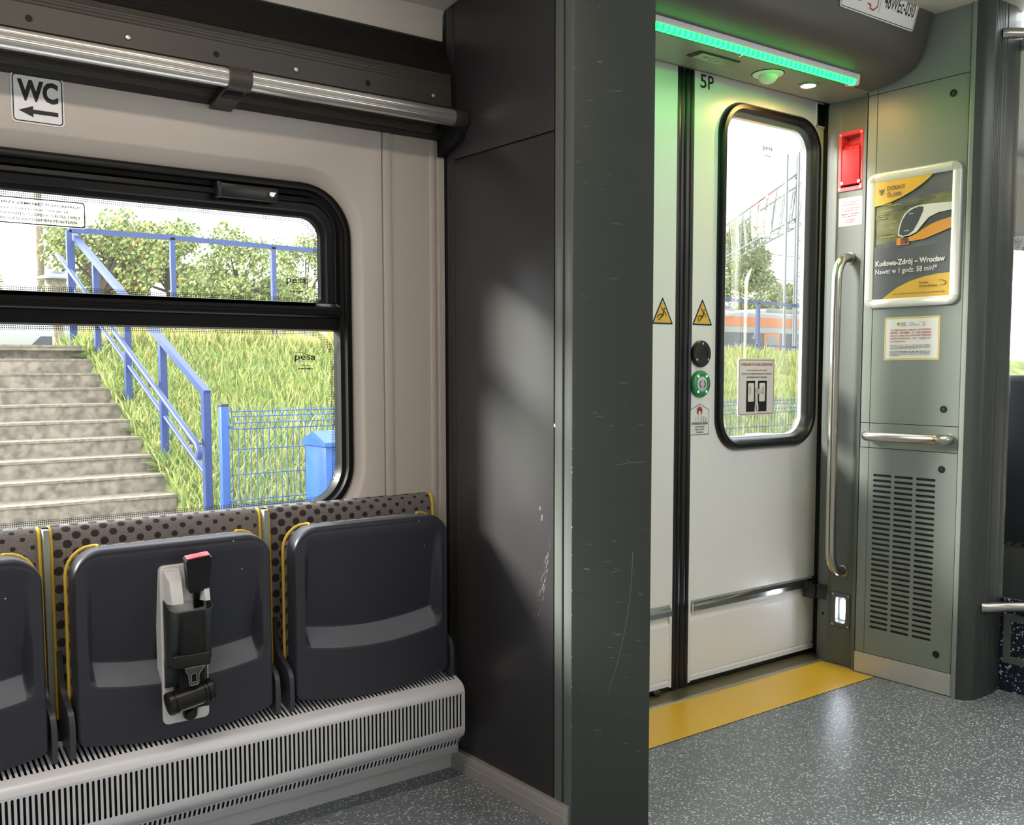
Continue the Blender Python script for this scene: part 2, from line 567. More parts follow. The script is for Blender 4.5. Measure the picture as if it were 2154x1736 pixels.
# ------------------------------------------------------------------ lettering
_txt = {}
def text_geo(txt, bold=0.0):
    key = (txt, bold)
    if key in _txt:
        return _txt[key]
    cu = bpy.data.curves.new('lettering', 'FONT')
    cu.body = txt
    cu.size = 1
    cu.dimensions = '2D'
    cu.fill_mode = 'FRONT'
    cu.resolution_u = 3
    cu.offset = bold
    ob = bpy.data.objects.new('lettering', cu)
    COL.objects.link(ob)
    me = ob.to_mesh()
    vs = [(v.co.x, v.co.y) for v in me.vertices]
    fs = [list(p.vertices) for p in me.polygons]
    ob.to_mesh_clear()
    bpy.data.objects.remove(ob)
    bpy.data.curves.remove(cu)
    _txt[key] = (vs, fs)
    return vs, fs
class Sheet:
    """flat printed thing: local 2D (a to the right, b up) on a plane, thin layers stacked towards the viewer"""
    def __init__(s, org, A, B, thick=0.0008):
        s.o, s.A, s.B = Vector(org), Vector(A), Vector(B)
        s.N = s.A.cross(s.B).normalized()
        s.mb = MB()
        s.t = thick
        s.layer = 0
    def P(s, a, b, h):
        return s.o + s.A * a + s.B * b + s.N * h
    def h(s, up=True):
        if up:
            s.layer += 1
        return s.t + s.layer * 0.00012
    def base(s, loop, m):
        s.mb.loft([[s.P(a, b, 0) for a, b in loop], [s.P(a, b, s.t) for a, b in loop]], m, True, True, True)
    def poly(s, pts, m):
        h = s.h()
        s.mb.poly([s.P(a, b, h) for a, b in pts], m)
    def ring(s, l0, l1, m):
        h = s.h()
        s.mb.loft([[s.P(a, b, h) for a, b in l0], [s.P(a, b, h) for a, b in l1]], m)
    def rect(s, a0, a1, b0, b1, m):
        s.poly([(a0, b0), (a1, b0), (a1, b1), (a0, b1)], m)
    def disc(s, a, b, r, m, n=20, ry=None):
        ry = ry or r
        s.poly([(a + r * math.cos(2 * PI * k / n), b + ry * math.sin(2 * PI * k / n)) for k in range(n)], m)
    def stroke(s, pts, w, m):
        h = s.h()
        pts = [Vector(p) for p in pts]
        L, R = [], []
        for i, p in enumerate(pts):
            t = (pts[min(i + 1, len(pts) - 1)] - pts[max(i - 1, 0)]).normalized()
            n = Vector((-t.y, t.x))
            ww = w[i] if isinstance(w, (list, tuple)) else w
            L.append(p + n * ww / 2)
            R.append(p - n * ww / 2)
        s.mb.loft([[s.P(p.x, p.y, h) for p in L], [s.P(p.x, p.y, h) for p in R]], m, False)
    def text(s, txt, a0, a1, b0, b1, m, bold=0.0):
        vs, fs = text_geo(txt, bold)
        if not vs:
            return
        x0 = min(p[0] for p in vs); x1 = max(p[0] for p in vs)
        y0 = min(p[1] for p in vs); y1 = max(p[1] for p in vs)
        h = s.h()
        s.mb.add([s.P(a0 + (x - x0) / (x1 - x0) * (a1 - a0), b0 + (y - y0) / (y1 - y0) * (b1 - b0), h) for x, y in vs], fs, m)
    def greek(s, a0, a1, b, hgt, m, seed):
        """a line of fine print too small to read: word-long dashes"""
        rn = random.Random(seed)
        a = a0
        h = s.h()
        while a < a1 - 0.002:
            w = min(rn.uniform(0.004, 0.014), a1 - a)
            s.mb.poly([s.P(a, b, h), s.P(a + w, b, h), s.P(a + w, b + hgt, h), s.P(a, b + hgt, h)], m)
            a += w + rn.uniform(0.0015, 0.003)
    def build(s, name, parent=None, origin=None):
        o = origin if origin is not None else tuple(s.o)
        return s.mb.build(name, parent, o, smooth=0)
    def crest(s, a, b, w, m_e, m_s=None):
        """shield-shaped eagle crest, wings spread"""
        if m_s:
            s.poly([(a - w * .5, b + w * .55), (a + w * .5, b + w * .55), (a + w * .5, b - w * .1), (a + w * .3, b - w * .45), (a, b - w * .68), (a - w * .3, b - w * .45), (a - w * .5, b - w * .1)], m_s)
        k = w * (0.8 if m_s else 1.0)
        for sg in (-1, 1):
            s.stroke([(a, b + k * .05), (a + sg * k * .2, b + k * .22), (a + sg * k * .36, b + k * .30), (a + sg * k * .44, b + k * .46)], [k * .16, k * .12, k * .1, k * .03], m_e)
            for q, (dx, dy) in enumerate(((.42, .12), (.38, -.06), (.27, -.22))):
                s.stroke([(a + sg * k * .16, b + k * .16), (a + sg * k * dx, b + k * dy)], [k * .1, k * .05], m_e)
        s.stroke([(a, b + k * .22), (a, b - k * .2), (a, b - k * .5)], [k * .13, k * .18, k * .06], m_e)
        s.stroke([(a - k * .2, b - k * .42), (a, b - k * .28), (a + k * .2, b - k * .42)], k * .06, m_e)
        s.disc(a, b + k * .33, k * .09, m_e, 10)

def slot_cell(mb, F, u0, u1, v0, v1, hw, hl, m, along='v', seg=5, depth=0.0015):
    """rectangular patch [u0,u1]x[v0,v1] mapped by F(u,v,d) with one stadium-shaped hole"""
    uc, vc = (u0 + u1) / 2, (v0 + v1) / 2
    st = hl - hw
    half = []
    for i in range(seg + 1):
        a = -90 + 90 * i / seg
        half.append((hw * math.cos(math.radians(a)), -st + hw * math.sin(math.radians(a))))
    for i in range(seg + 1):
        a = 90 * i / seg
        half.append((hw * math.cos(math.radians(a)), st + hw * math.sin(math.radians(a))))
    right = half
    left = [(-x, y) for x, y in reversed(half)]
    if along == 'v':
        T = lambda p: (uc + p[0], vc + p[1])
        R = [T(p) for p in right] + [(uc, v1), (u1, v1), (u1, v0), (uc, v0)]
        Lf = [T(p) for p in left] + [(uc, v0), (u0, v0), (u0, v1), (uc, v1)]
    else:
        T = lambda p: (uc + p[1], vc - p[0])
        R = [T(p) for p in right] + [(u1, vc), (u1, v0), (u0, v0), (u0, vc)]
        Lf = [T(p) for p in left] + [(u0, vc), (u0, v1), (u1, v1), (u1, vc)]
    mb.poly([F(u, v, 0) for u, v in R], m)
    mb.poly([F(u, v, 0) for u, v in Lf], m)
    ring = [T(p) for p in right] + [T(p) for p in left]
    mb.loft([[F(u, v, 0) for u, v in ring], [F(u, v, depth) for u, v in ring]], m)

# ================================================================== the setting
# floor: speckled vinyl, car end to end
mb = MB()
mb.box(-3.2, 8.0, -0.62, 2.38, -0.05, 0.0, 'floor_vinyl')
struct(mb.build('floor'))
# ceiling
mb = MB()
prof = [(2.42, 2.058), (2.402, 2.060), (2.400, 2.128), (2.392, 2.140), (2.2, 2.168), (1.8, 2.225), (1.5, 2.27), (1.1, 2.31), (0.4, 2.33), (-0.2, 2.28), (-0.5, 2.18), (-0.62, 2.05)]
prof2 = [(y, z + 0.04) for y, z in reversed(prof)]
mb.extr(prof + prof2, 'x', -3.2, 1.60, 'ceiling_white')
mb.extr([(2.42, 2.36), (-0.62, 2.36), (-0.62, 2.40), (2.42, 2.40)], 'x', 1.60, 3.55, 'ceiling_white')
mb.extr(prof + prof2, 'x', 3.55, 8.0, 'ceiling_white')
struct(mb.build('ceiling'))

def wall_piece(mb, x0, x1, z0, z1, hole=None, y=2.40, m='wall_white', sgn=1):
    """side wall skin with a rounded window opening whose edge falls back to the frame"""
    if hole is None:
        mb.box(x0, x1, y, y + sgn * 0.012, z0, z1, m)
        return
    hx0, hx1, hz0, hz1, r = hole
    a = rrect(x0, x1, z0, z1, 0, 10)
    b = rrect(hx0, hx1, hz0, hz1, r, 10)
    b2 = rrect(hx0 + 0.006, hx1 - 0.006, hz0 + 0.006, hz1 - 0.006, r - 0.005, 10)
    c = rrect(hx0 + 0.026, hx1 - 0.026, hz0 + 0.036, hz1 - 0.038, r - 0.024, 10)
    mb.loft([atY(a, y), atY(b, y), atY(b2, y + sgn * 0.004), atY(c, y + sgn * 0.030)], m)
    mb.loft([atY(a, y), atY(a, y + sgn * 0.012)], m)

mb = MB()
WZ0, WZ1 = 0.0, 1.785
H1 = (-0.46, 1.342, 0.722, 1.672, 0.165)
H2 = (-2.75, -0.95, 0.735, 1.672, 0.165)
wall_piece(mb, -0.70, 1.399, WZ0, WZ1, H1)
wall_piece(mb, -3.2, -0.705, WZ0, WZ1, H2)
# vertical cover strip and ribbed corner trim right of the window
mb.box(1.403, 1.428, 2.397, 2.41, WZ0, WZ1, 'wall_white', 0.0015)
mb.box(1.4285, 1.437, 2.403, 2.412, WZ0, WZ1, 'wall_white')
mb.box(1.437, 1.553, 2.400, 2.412, WZ0, WZ1, 'wall_white')
mb.box(1.553, 1.570, 2.396, 2.412, WZ0, WZ1, 'wall_white', 0.002)
mb.box(1.570, 1.582, 2.403, 2.412, WZ0, WZ1, 'wall_white')
for i in range(4):
    mb.box(1.582 + i * 0.005, 1.5862 + i * 0.005, 2.398, 2.412, WZ0, WZ1, 'wall_white', 0.001)
# outer body skin behind the lining
def skin(mb, x0, x1, hole):
    a = rrect(x0, x1, -0.3, 2.6, 0, 10)
    hx0, hx1, hz0, hz1, r = hole
    c = rrect(hx0 + 0.026, hx1 - 0.026, hz0 + 0.036, hz1 - 0.038, r - 0.024, 10)
    mb.loft([atY(a, 2.475), atY(c, 2.475)], 'cabinet_grey')
skin(mb, -0.70, 1.60, H1)
skin(mb, -3.2, -0.70, H2)
mb.box(1.60, 1.88, 2.45, 2.475, -0.3, 2.6, 'cabinet_grey')
struct(mb.build('wall_back'))

# side wall of the next saloon, beyond the glass screen
mb = MB()
H3 = (3.72, 6.35, 0.80, 1.80, 0.12)
wall_piece(mb, 3.58, 6.5, 0, 2.06, H3)
wall_piece(mb, 6.5, 8.0, 0, 2.06)
mb.box(3.58, 8.0, 2.372, 2.395, 0, 0.79, 'column_grey', 0.004)  # dark lining added so the reflection in the glass screen shows
skin(mb, 3.45, 8.0, H3)
struct(mb.build('wall_back'))
# wall behind the camera with the opposite windows
mb = MB()
HF = [(-2.5, -0.7, 0.85, 1.70, 0.14), (3.7, 5.4, 0.85, 1.70, 0.14)]
xs = [-3.2, 1.8, 5.6]
for i, hl in enumerate(HF):
    wall_piece(mb, xs[i], xs[i + 1], 0, 2.06, hl, -0.60, 'wall_white', -1)
wall_piece(mb, 5.6, 8.0, 0, 2.06, None, -0.60, 'wall_white', -1)
struct(mb.build('wall_front'))
mb = MB()
mb.box(-3.25, -3.2, -0.62, 2.45, 0, 2.4, 'wall_white')
struct(mb.build('wall_left'))
mb = MB()
mb.box(8.0, 8.05, -0.62, 2.45, 0, 2.4, 'wall_white')
struct(mb.build('wall_right'))

# ------------------------------------------------------------------ windows
def make_window(idx, H, split=True, ypane=2.452, s=1, y0=2.418, sash=True):
    """black rubber frame, transom, tilting upper sash, two panes"""
    x0, x1, z0, z1 = H[0] + 0.028, H[1] - 0.029, H[2] + 0.038, H[3] - 0.042
    r = H[4] - 0.03
    w = bpy.data.objects.new('window_%d' % idx, None)
    COL.objects.link(w)
    O = ((x0 + x1) / 2, y0, z0)
    w.location = O
    w['kind'] = 'structure'
    mb = MB()
    n = 10
    def lp(i, y):
        return atY(rrect(x0 + i, x1 - i, z0 + i, z1 - i, max(r - i, 0.02), n), y)
    mb.loft([lp(-0.004, y0 + s * 0.014), lp(0.0, y0), lp(0.006, y0 - s * 0.004), lp(0.016, y0 - s * 0.003), lp(0.020, y0 + s * 0.006),
             lp(0.030, y0 + s * 0.010), lp(0.034, y0 + s * 0.022), lp(0.036, ypane + s * 0.004)], 'frame_black')
    zt0, zt1 = 1.251, 1.326
    if split:
        # transom: stepped profile
        pr = [(y0 + s * 0.028, zt0), (y0 + s * 0.020, zt0 + 0.004), (y0 + s * 0.018, zt0 + 0.034), (y0 + s * 0.006, zt0 + 0.038), (y0 + s * 0.002, zt0 + 0.044),
              (y0 + s * 0.002, zt0 + 0.052), (y0 + s * 0.012, zt0 + 0.055), (y0 + s * 0.012, zt0 + 0.064), (y0 + s * 0.020, zt0 + 0.068), (y0 + s * 0.028, zt1), (ypane + s * 0.004, zt1), (ypane + s * 0.004, zt0)]
        mb.extr(pr, 'x', x0 + 0.03, x1 - 0.03, 'frame_black')
    mb.build('window_frame', w, O)
    if split:
        ms = MB()
        gx1, gz1 = x1 - 0.082, z1 - 0.086
        gx0 = x0 + 0.082
        def ls(i, y, rr):
            return atY(rrect2(gx0 - i, gx1 + i, zt1 + 0.001 - min(i, 0.003), gz1 + i, rr, 0.018 if i < 0.005 else 0.004, n), y)
        ms.loft([ls(0.052, y0 + s * 0.022, 0.08), ls(0.050, y0 + s * 0.008, 0.08), ls(0.040, y0 + s * 0.006, 0.075), ls(0.036, y0 + s * 0.014, 0.072), ls(0.018, y0 + s * 0.014, 0.06),
                 ls(0.014, y0 + s * 0.022, 0.056), ls(0.004, y0 + s * 0.024, 0.052), ls(0.0, ypane, 0.05)], 'frame_black')
        ms.build('window_sash', w, O)
        for nm, (ax0, ax1, az0, az1, rr) in (('window_pane', (gx0, gx1, zt1, gz1, 0.05)), ('window_pane', (x0 + 0.035, x1 - 0.036, z0 + 0.035, zt0 + 0.001, 0.07))):
            nm_up = az1 == gz1
            mp = MB()
            mp.poly(atY(rrect2(ax0, ax1, az0, az1, rr, 0.018 if nm_up else rr, n), ypane), 'window_glass')
            pane = mp.build(nm, w, O, smooth=0)
            pane['label'] = 'clear window pane'
            mf = MB()
            e = 0.0125
            mf.loft([atY(rrect2(ax0, ax1, az0, az1, rr, 0.018 if nm_up else rr, n), ypane - s * 0.0006), atY(rrect2(ax0 + e, ax1 - e, az0 + e, az1 - e, rr - 0.006, 0.010 if nm_up else rr - 0.006, n), ypane - s * 0.0006)], 'frit_dots')
            mf.build('dotted_border', pane, O, smooth=0)
    else:
        mp = MB()
        e = 0.035
        mp.poly(atY(rrect(x0 + e, x1 - e, z0 + e, z1 - e, 0.07, n), ypane), 'window_glass')
        mp.build('window_pane', w, O, smooth=0)
    return w, O
w1, O1 = make_window(1, H1)
# latch of the tilting sash
mb = MB()
mb.box(0.945, 1.102, 2.404, 2.424, 1.571, 1.606, 'black_plastic', 0.003)
mb.box(0.940, 0.952, 2.400, 2.424, 1.569, 1.608, 'black_plastic', 0.002)
lt = mb.build('window_latch', w1, O1)
mb = MB()
mb.lathe([(0.0085, 0), (0.0085, 0.004), (0.006, 0.006), (0.0, 0.006)], (1.083, 2.404, 1.588), (0, -1, 0), 'stainless', 6)
mb.box(1.076, 1.091, 2.3965, 2.3985, 1.590, 1.593, 'stainless')
mb.build('lock_cylinder', lt, O1)
make_window(2, H2)
make_window(3, H3, split=False)
make_window(4, HF[0], split=False, ypane=-0.652, s=-1, y0=-0.618)
make_window(5, HF[1], split=False, ypane=-0.652, s=-1, y0=-0.618)

# ------------------------------------------------------------------ luggage rack
O = (0.5, 2.33, 1.79)
rack = thing('luggage_rack', O, 'dark ribbed luggage rack running above the window with a bright round handrail', 'luggage rack')
X0, X1 = -3.2, 1.578
mb = MB()   # ribbed sloping panel above the fascia
mb.extr([(2.402, 2.058), (2.340, 1.950), (2.346, 1.945), (2.410, 2.050)], 'x', X0, 1.598, 'rack_dark')
nr = 13
for i in range(nr):
    t = (i + 0.7) / (nr + 0.6)
    y, z = 2.3385 + 0.062 * t, 1.951 + 0.108 * t
    mb.extr([(y - 0.0003, z - 0.0024), (y - 0.0030, z + 0.0006), (y + 0.0012, z + 0.0024)], 'x', X0, 1.598, 'rack_dark', cap=False)
mb.build('ribbed_panel', rack, O)
mb = MB()   # fascia with four fine grooves near its top
mb.extr([(2.330, 1.860), (2.327, 1.862), (2.327, 1.914), (2.3285, 1.9155), (2.3275, 1.917), (2.3275, 1.9215), (2.3290, 1.923), (2.3280, 1.9245), (2.3280, 1.929), (2.3295, 1.930), (2.3285, 1.932), (2.3285, 1.936),
         (2.330, 1.938), (2.329, 1.940), (2.332, 1.949), (2.346, 1.949), (2.346, 1.860)], 'x', X0, X1, 'rack_grey')
mb.build('fascia', rack, O)
mb = MB()   # underside: stepped profiles back to the wall
mb.extr([(2.332, 1.860), (2.330, 1.838), (2.336, 1.836), (2.336, 1.826), (2.340, 1.826), (2.341, 1.816), (2.356, 1.815), (2.356, 1.809), (2.368, 1.809), (2.370, 1.799), (2.376, 1.797), (2.376, 1.806),
         (2.41, 1.806), (2.41, 1.862)], 'x', X0, 1.545, 'rack_grey')
mb.extr([(2.378, 1.803), (2.382, 1.793), (2.398, 1.786), (2.412, 1.785), (2.412, 1.812), (2.378, 1.812)], 'x', X0, 1.598, 'rack_dark')
mb.build('underside_profile', rack, O)
mb = MB()
N = 24
pts = []
for k in range(N * 3):   # round rail with fine flutes on the upper front
    a = 2 * PI * k / (N * 3)
    rr = 0.0215
    d = math.degrees(a) % 360
    if 95 < d < 205 and k % 2:
        rr -= 0.0007
    pts.append((2.285 + rr * math.cos(a), 1.823 + rr * math.sin(a)))
mb.extr(pts, 'x', X0, 1.553, 'rail_alu')
r_ = mb.build('handrail', rack, O, smooth=25)
r_['label'] = 'bright fluted aluminium handrail'
mb = MB()
mb.lathe([(0.0, 0.0), (0.0215, 0.0), (0.0215, 0.040), (0.019, 0.044), (0.0, 0.044)], (1.553, 2.285, 1.823), (1, 0, 0), 'rack_grey', 28)
mb.box(1.556, 1.594, 2.285, 2.345, 1.805, 1.842, 'black_plastic', 0.003)
mb.extr([(2.280, 1.802), (2.300, 1.77), (2.40, 1.74), (2.41, 1.95), (2.34, 1.95), (2.33, 1.85), (2.29, 1.845)], 'x', 1.580, 1.599, 'gap_black')
mb.build('end_bracket', rack, O)
# strap bracket round the rail
for bx in (0.951, -0.45, -1.85):
    mb = MB()
    inn = [(2.395, 1.785)] + [(2.285 + 0.0225 * math.cos(math.radians(a)), 1.823 + 0.0225 * math.sin(math.radians(a))) for a in range(300, 39, -20)] + [(2.33, 1.857)]
    out = [(2.398, 1.775)] + [(2.285 + 0.0262 * math.cos(math.radians(a)), 1.823 + 0.0262 * math.sin(math.radians(a))) for a in range(300, 39, -20)] + [(2.33, 1.862)]
    mb.extr(out + inn[::-1], 'x', bx - 0.027, bx + 0.027, 'rack_grey')
    mb.box(bx - 0.022, bx + 0.022, 2.305, 2.39, 1.79, 1.826, 'gap_black')
    mb.build('bracket', rack, O)
for sx in (0.31, 0.715, 1.119, 1.520):
    mb = MB()
    mb.lathe([(0.0058, 0.0), (0.0058, 0.0015), (0.0045, 0.0025), (0.0022, 0.0025), (0.0020, 0.0010), (0.0, 0.0010)], (sx, 2.327, 1.884), (0, -1, 0), 'aluminium', 16)
    mb.lathe([(0.0073, 0.0), (0.0073, 0.0004), (0.0, 0.0004)], (sx, 2.327, 1.884), (0, -1, 0), 'gap_black', 16)
    mb.build('screw', rack, O)
for sx in (0.105, 0.512, 0.917, 1.320):
    mb = MB()
    mb.lathe([(0.0075, 0.0), (0.0075, 0.0005), (0.0062, 0.0006), (0.0, 0.0005)], (sx, 2.327, 1.884), (0, -1, 0), 'gap_black', 18)
    mb.build('plug_hole', rack, O)

# ------------------------------------------------------------------ WC sign
s = Sheet((0.486, 2.3995, 1.684), (1, 0, 0), (0, 0, 1), 0.001)
s.base(rrect(0, 0.108, 0, 0.106, 0.010, 5), 'sticker_clear')
s.ring(rrect(0.003, 0.105, 0.003, 0.103, 0.008, 5), rrect(0.0055, 0.1025, 0.0055, 0.1005, 0.006, 5), 'ink_black')
s.text('WC', 0.013, 0.096, 0.047, 0.093, 'ink_black', 0.045)
s.poly([(0.014, 0.026), (0.044, 0.038), (0.044, 0.0305), (0.095, 0.0305), (0.095, 0.0215), (0.044, 0.0215), (0.044, 0.014)], 'ink_black')
tag(s.build('toilet_sign'), 'square white WC sign with a left arrow on the wall under the luggage rack', 'sign')
# window sticker and maker's marks on the panes
s = Sheet((0.26, 2.4505, 1.472), (1, 0, 0), (0, 0, 1), 0.0005)
s.base(rrect(0, 0.386, 0, 0.062, 0.008, 5), 'sticker_film')
s.ring(rrect(0.002, 0.384, 0.002, 0.060, 0.007, 5), rrect(0.0045, 0.3815, 0.0045, 0.0575, 0.006, 5), 'ink_black')
s.text('KLIMATYZACJA DZIAŁA POPRAWNIE PRZY ZAMKNIĘTYCH OKNACH', 0.012, 0.374, 0.043, 0.051, 'ink_black', 0.03)
s.text('KLIMATIZACE FUNGUJE POUZE PŘI ZAVŘENÝCH OKNECH', 0.040, 0.346, 0.032, 0.0385, 'ink_black', 0.02)
s.text('WINDOWS CLOSED WILL ALLOW AIR CONDITIONING TO OPERATE EFFECTIVELY', 0.012, 0.374, 0.021, 0.0272, 'ink_black', 0.02)
s.text('KLIMAANLAGE FUNKTIONIERT NUR BEI GESCHLOSSENEN FENSTERN', 0.020, 0.366, 0.0098, 0.016, 'ink_black', 0.02)
tag(s.build('window_sticker'), 'clear printed notice about closed windows stuck on the upper pane', 'sticker')
def maker_mark(x, z, w, label, y=2.4502):
    s = Sheet((x, y, z), (1, 0, 0), (0, 0, 1), 0.0003)
    k = w
    s.stroke([(0, 0.30 * k), (0, 0.62 * k)], 0.010 * k, 'ink_grey')
    s.stroke([(0, 0.62 * k), (0.35 * k, 0.60 * k), (0.7 * k, 0.50 * k), (1.0 * k, 0.30 * k)], [0.012 * k, 0.02 * k, 0.02 * k, 0.012 * k], 'ink_grey')
    s.stroke([(0.10 * k, 0.30 * k), (1.0 * k, 0.30 * k)], 0.012 * k, 'ink_grey')
    s.text('pesa', 0.10 * k, 0.92 * k, 0.27 * k, 0.50 * k, 'ink_black', 0.015)
    s.greek(0.32 * k, 0.66 * k, 0.12 * k, 0.03 * k, 'ink_grey', 3)
    s.greek(0.22 * k, 0.80 * k, 0.0, 0.05 * k, 'ink_grey', 4)
    return tag(s.build('pane_mark'), label, 'marking')
maker_mark(1.133, 1.352, 0.070, 'small black printed mark in the lower right corner of the upper pane')
maker_mark(1.152, 1.150, 0.074, 'small black printed mark in the upper right corner of the lower pane')

# ------------------------------------------------------------------ heater cover below the seats
O = (0.5, 2.30, 0.0)
heater = thing('heater_cover', O, 'long pale grey slotted heater cover along the wall under the folded seats', 'heater')
HX0, HX1 = -2.9, 1.548
mb = MB()
# side section in (y, z): sloping top, rounded nose, upright front, tucked underside
pit = 0.01155
n = int((1.540 - (-0.35)) / pit)
xs0 = 1.540 - n * pit
m = 'heater_grey'
def Ftop(u, v, d):
    return (u, 2.350 - v * 0.957 - d * 0.3, 0.318 - v * 0.29 - d)
def Ffr(u, v, d):
    return (u, 2.2335 + d, v)
sub = [(2.2626, 0.2915), (2.256, 0.2888), (2.249, 0.2853), (2.243, 0.281), (2.2385, 0.2755), (2.2355, 0.270), (2.2335, 0.264)]
mb.extr([(2.352, 0.320), (2.350, 0.318), (2.340, 0.315), (2.341, 0.3165)], 'x', HX0, HX1, m, cap=False)
for i in range(n):
    u0 = xs0 + i * pit
    slot_cell(mb, Ftop, u0, u0 + pit, 0.0104, 0.0912, 0.0028, 0.0385, m)
    slot_cell(mb, Ffr, u0, u0 + pit, 0.160, 0.264, 0.0029, 0.0465, m)
for (a0, a1) in ((HX0, xs0), (1.540, HX1)):
    mb.loft([[Ftop(a0, v, 0) for v in (0.0104, 0.0912)], [Ftop(a1, v, 0) for v in (0.0104, 0.0912)]], m, False)
    mb.loft([[Ffr(a0, v, 0) for v in (0.160, 0.264)], [Ffr(a1, v, 0) for v in (0.160, 0.264)]], m, False)
mb.loft([[(HX0, y, z) for y, z in sub], [(HX1, y, z) for y, z in sub]], m, False)
und = [(2.2335, 0.160), (2.2338, 0.152), (2.236, 0.144), (2.241, 0.137), (2.248, 0.131), (2.256, 0.125)]
mb.loft([[(HX0, y, z) for y, z in und], [(HX1, y, z) for y, z in und]], m, False)
def Fun(u, v, d):
    return (u, 2.256 + v * 0.40 + d, 0.125 - v * 0.916)
for i in range(n):
    u0 = xs0 + i * pit
    slot_cell(mb, Fun, u0, u0 + pit, 0.0, 0.026, 0.0030, 0.0105, m)
und2 = [(2.256 + 0.026 * 0.40, 0.125 - 0.026 * 0.916), (2.272, 0.0995), (2.285, 0.0985), (2.33, 0.0985)]
mb.loft([[(HX0, y, z) for y, z in und2], [(HX1, y, z) for y, z in und2]], m, False)
# end cheek
mb.poly([(HX1, y, z) for y, z in [(2.352, 0.320)] + sub + und + und2[1:] + [(2.352, 0.101)]], m)
body = mb.build('cover_panel', heater, O, smooth=30)
mb = MB()   # black expanded mesh behind the slots
mb.extr([(2.345, 0.306), (2.262, 0.280), (2.244, 0.262), (2.244, 0.160), (2.262, 0.128), (2.272, 0.104), (2.345, 0.104)], 'x', HX0 + 0.01, HX1 - 0.006, 'gap_black')
mb.build('inner_mesh', heater, O)
mb = MB()
mb.extr([(2.322, 0.0985), (2.322, 0.058), (2.326, 0.053), (2.338, 0.052), (2.338, 0.049), (2.345, 0.048), (2.345, 0.0985)], 'x', -3.15, 1.585, 'aluminium_satin')
mb.build('upper_kick_plate', heater, O)
mb = MB()
mb.extr([(2.345, 0.050), (2.351, 0.048), (2.353, 0.044), (2.356, 0.0), (2.375, 0.0), (2.375, 0.050)], 'x', -3.15, 1.585, 'aluminium_satin')
mb.build('lower_kick_plate', heater, O)

# ------------------------------------------------------------------ dark cabinet left of the door
O = (1.73, 2.10, 0.0)
cab = thing('partition_cabinet', O, 'tall dark grey full height cabinet standing between the window and the door', 'cabinet')
mb = MB()
mb.extr([(1.606, 1.862), (1.735, 1.80), (1.735, 2.44), (1.606, 2.44)], 'z', 0.0, 2.36, 'gap_black')
mb.build('carcass', cab, O)
mb = MB()
mb.box(1.600, 1.612, 1.916, 2.345, 1.7285, 2.36, 'cabinet_dark', 0.0015)
mb.build('upper_side_panel', cab, O)
mb = MB()
mb.box(1.600, 1.612, 1.916, 2.345, 0.040, 1.7245, 'cabinet_dark', 0.0015)
SIDE = mb
mb = MB()
mb.box(1.602, 1.612, 2.349, 2.385, 0.03, 2.36, 'cabinet_dark', 0.001)
mb.box(1.604, 1.612, 2.388, 2.425, 0.03, 2.36, 'gap_black')
mb.build('wall_seal', cab, O)
mb = MB()
mb.box(1.600, 1.612, 1.8830, 1.9125, 0.0, 2.36, 'jamb_grey', 0.002)
mb.box(1.600, 1.612, 1.8460, 1.8765, 0.0, 2.36, 'jamb_grey', 0.003)
mb.build('corner_profile', cab, O)
mb = MB()
FS = -0.668          # the front splays slightly towards the aisle
mb.extr([(1.6035, 1.8445), (1.601, 1.8475), (1.603, 1.853), (1.745, 1.77), (1.745, 2.44), (1.7660, 2.44), (1.7660, 1.7410), (1.7630, 1.7380)], 'z', 0.0, 2.36, 'cabinet_green')
FRONT = mb
rn = random.Random(5)
mb = FRONT   # chipped paint on the front edge and panel seam
for k in range(13):
    z = rn.choice([rn.uniform(0.2, 1.1), rn.uniform(0.55, 0.85), rn.uniform(0.2, 0.5)])
    w = rn.uniform(0.0008, 0.002)
    mb.box(1.5997, 1.6012, 1.8448 , 1.8448 + w, z, z + rn.uniform(0.001, 0.005), 'baseboard_grey')
mb.box(1.5992, 1.6005, 1.909, 1.914, 1.006, 1.014, 'paper_white')
mb = SIDE   # pale scrape low on the side panel
for k in range(46):
    t = rn.random()
    y = 1.985 - 0.055 * t + rn.uniform(-0.02, 0.012) * (1.1 - t)
    z = 0.53 + 0.17 * t + rn.uniform(-0.03, 0.03)
    l = rn.uniform(0.004, 0.022)
    mb.poly([(1.5996, y, z), (1.5996, y - 0.0009, z + 0.0002), (1.5996, y - 0.0008 - l * 0.35, z + l), (1.5996, y - 0.0002 - l * 0.35, z + l)], 'ink_grey' if k % 2 else 'baseboard_grey')
for k, (y, z, l) in enumerate(((1.973, 0.79, 0.012), (1.965, 0.765, 0.016))):
    mb.poly([(1.5996, y, z), (1.5996, y - 0.006, z + 0.002), (1.5996, y - 0.008, z + l), (1.5996, y - 0.002, z + l)], 'ink_grey')
mb.build('lower_side_panel', cab, O)
def thin_scratch(mb, pts, w, m):
    for (a, b) in zip(pts[:-1], pts[1:]):
        mb.poly([(q[0], 1.8442 + FS * (q[0] - 1.6035), q[1]) for q in (a, b, (b[0] + w * 0.7, b[1] + w), (a[0] + w * 0.7, a[1] + w))], m)
mb = FRONT
pth = [(1.725 - 0.05 * (t / 12) ** 2, 0.70 - 0.36 * t / 12) for t in range(13)]
thin_scratch(mb, pth, 0.0012, 'cabinet_grey')
thin_scratch(mb, [(1.68, 0.648), (1.69, 0.652), (1.70, 0.657)], 0.0012, 'column_bevel')
thin_scratch(mb, [(1.625, 0.66), (1.635, 0.657)], 0.002, 'column_bevel')
thin_scratch(mb, [(1.69, 0.915), (1.72, 0.921), (1.745, 0.922)], 0.0010, 'cabinet_grey')
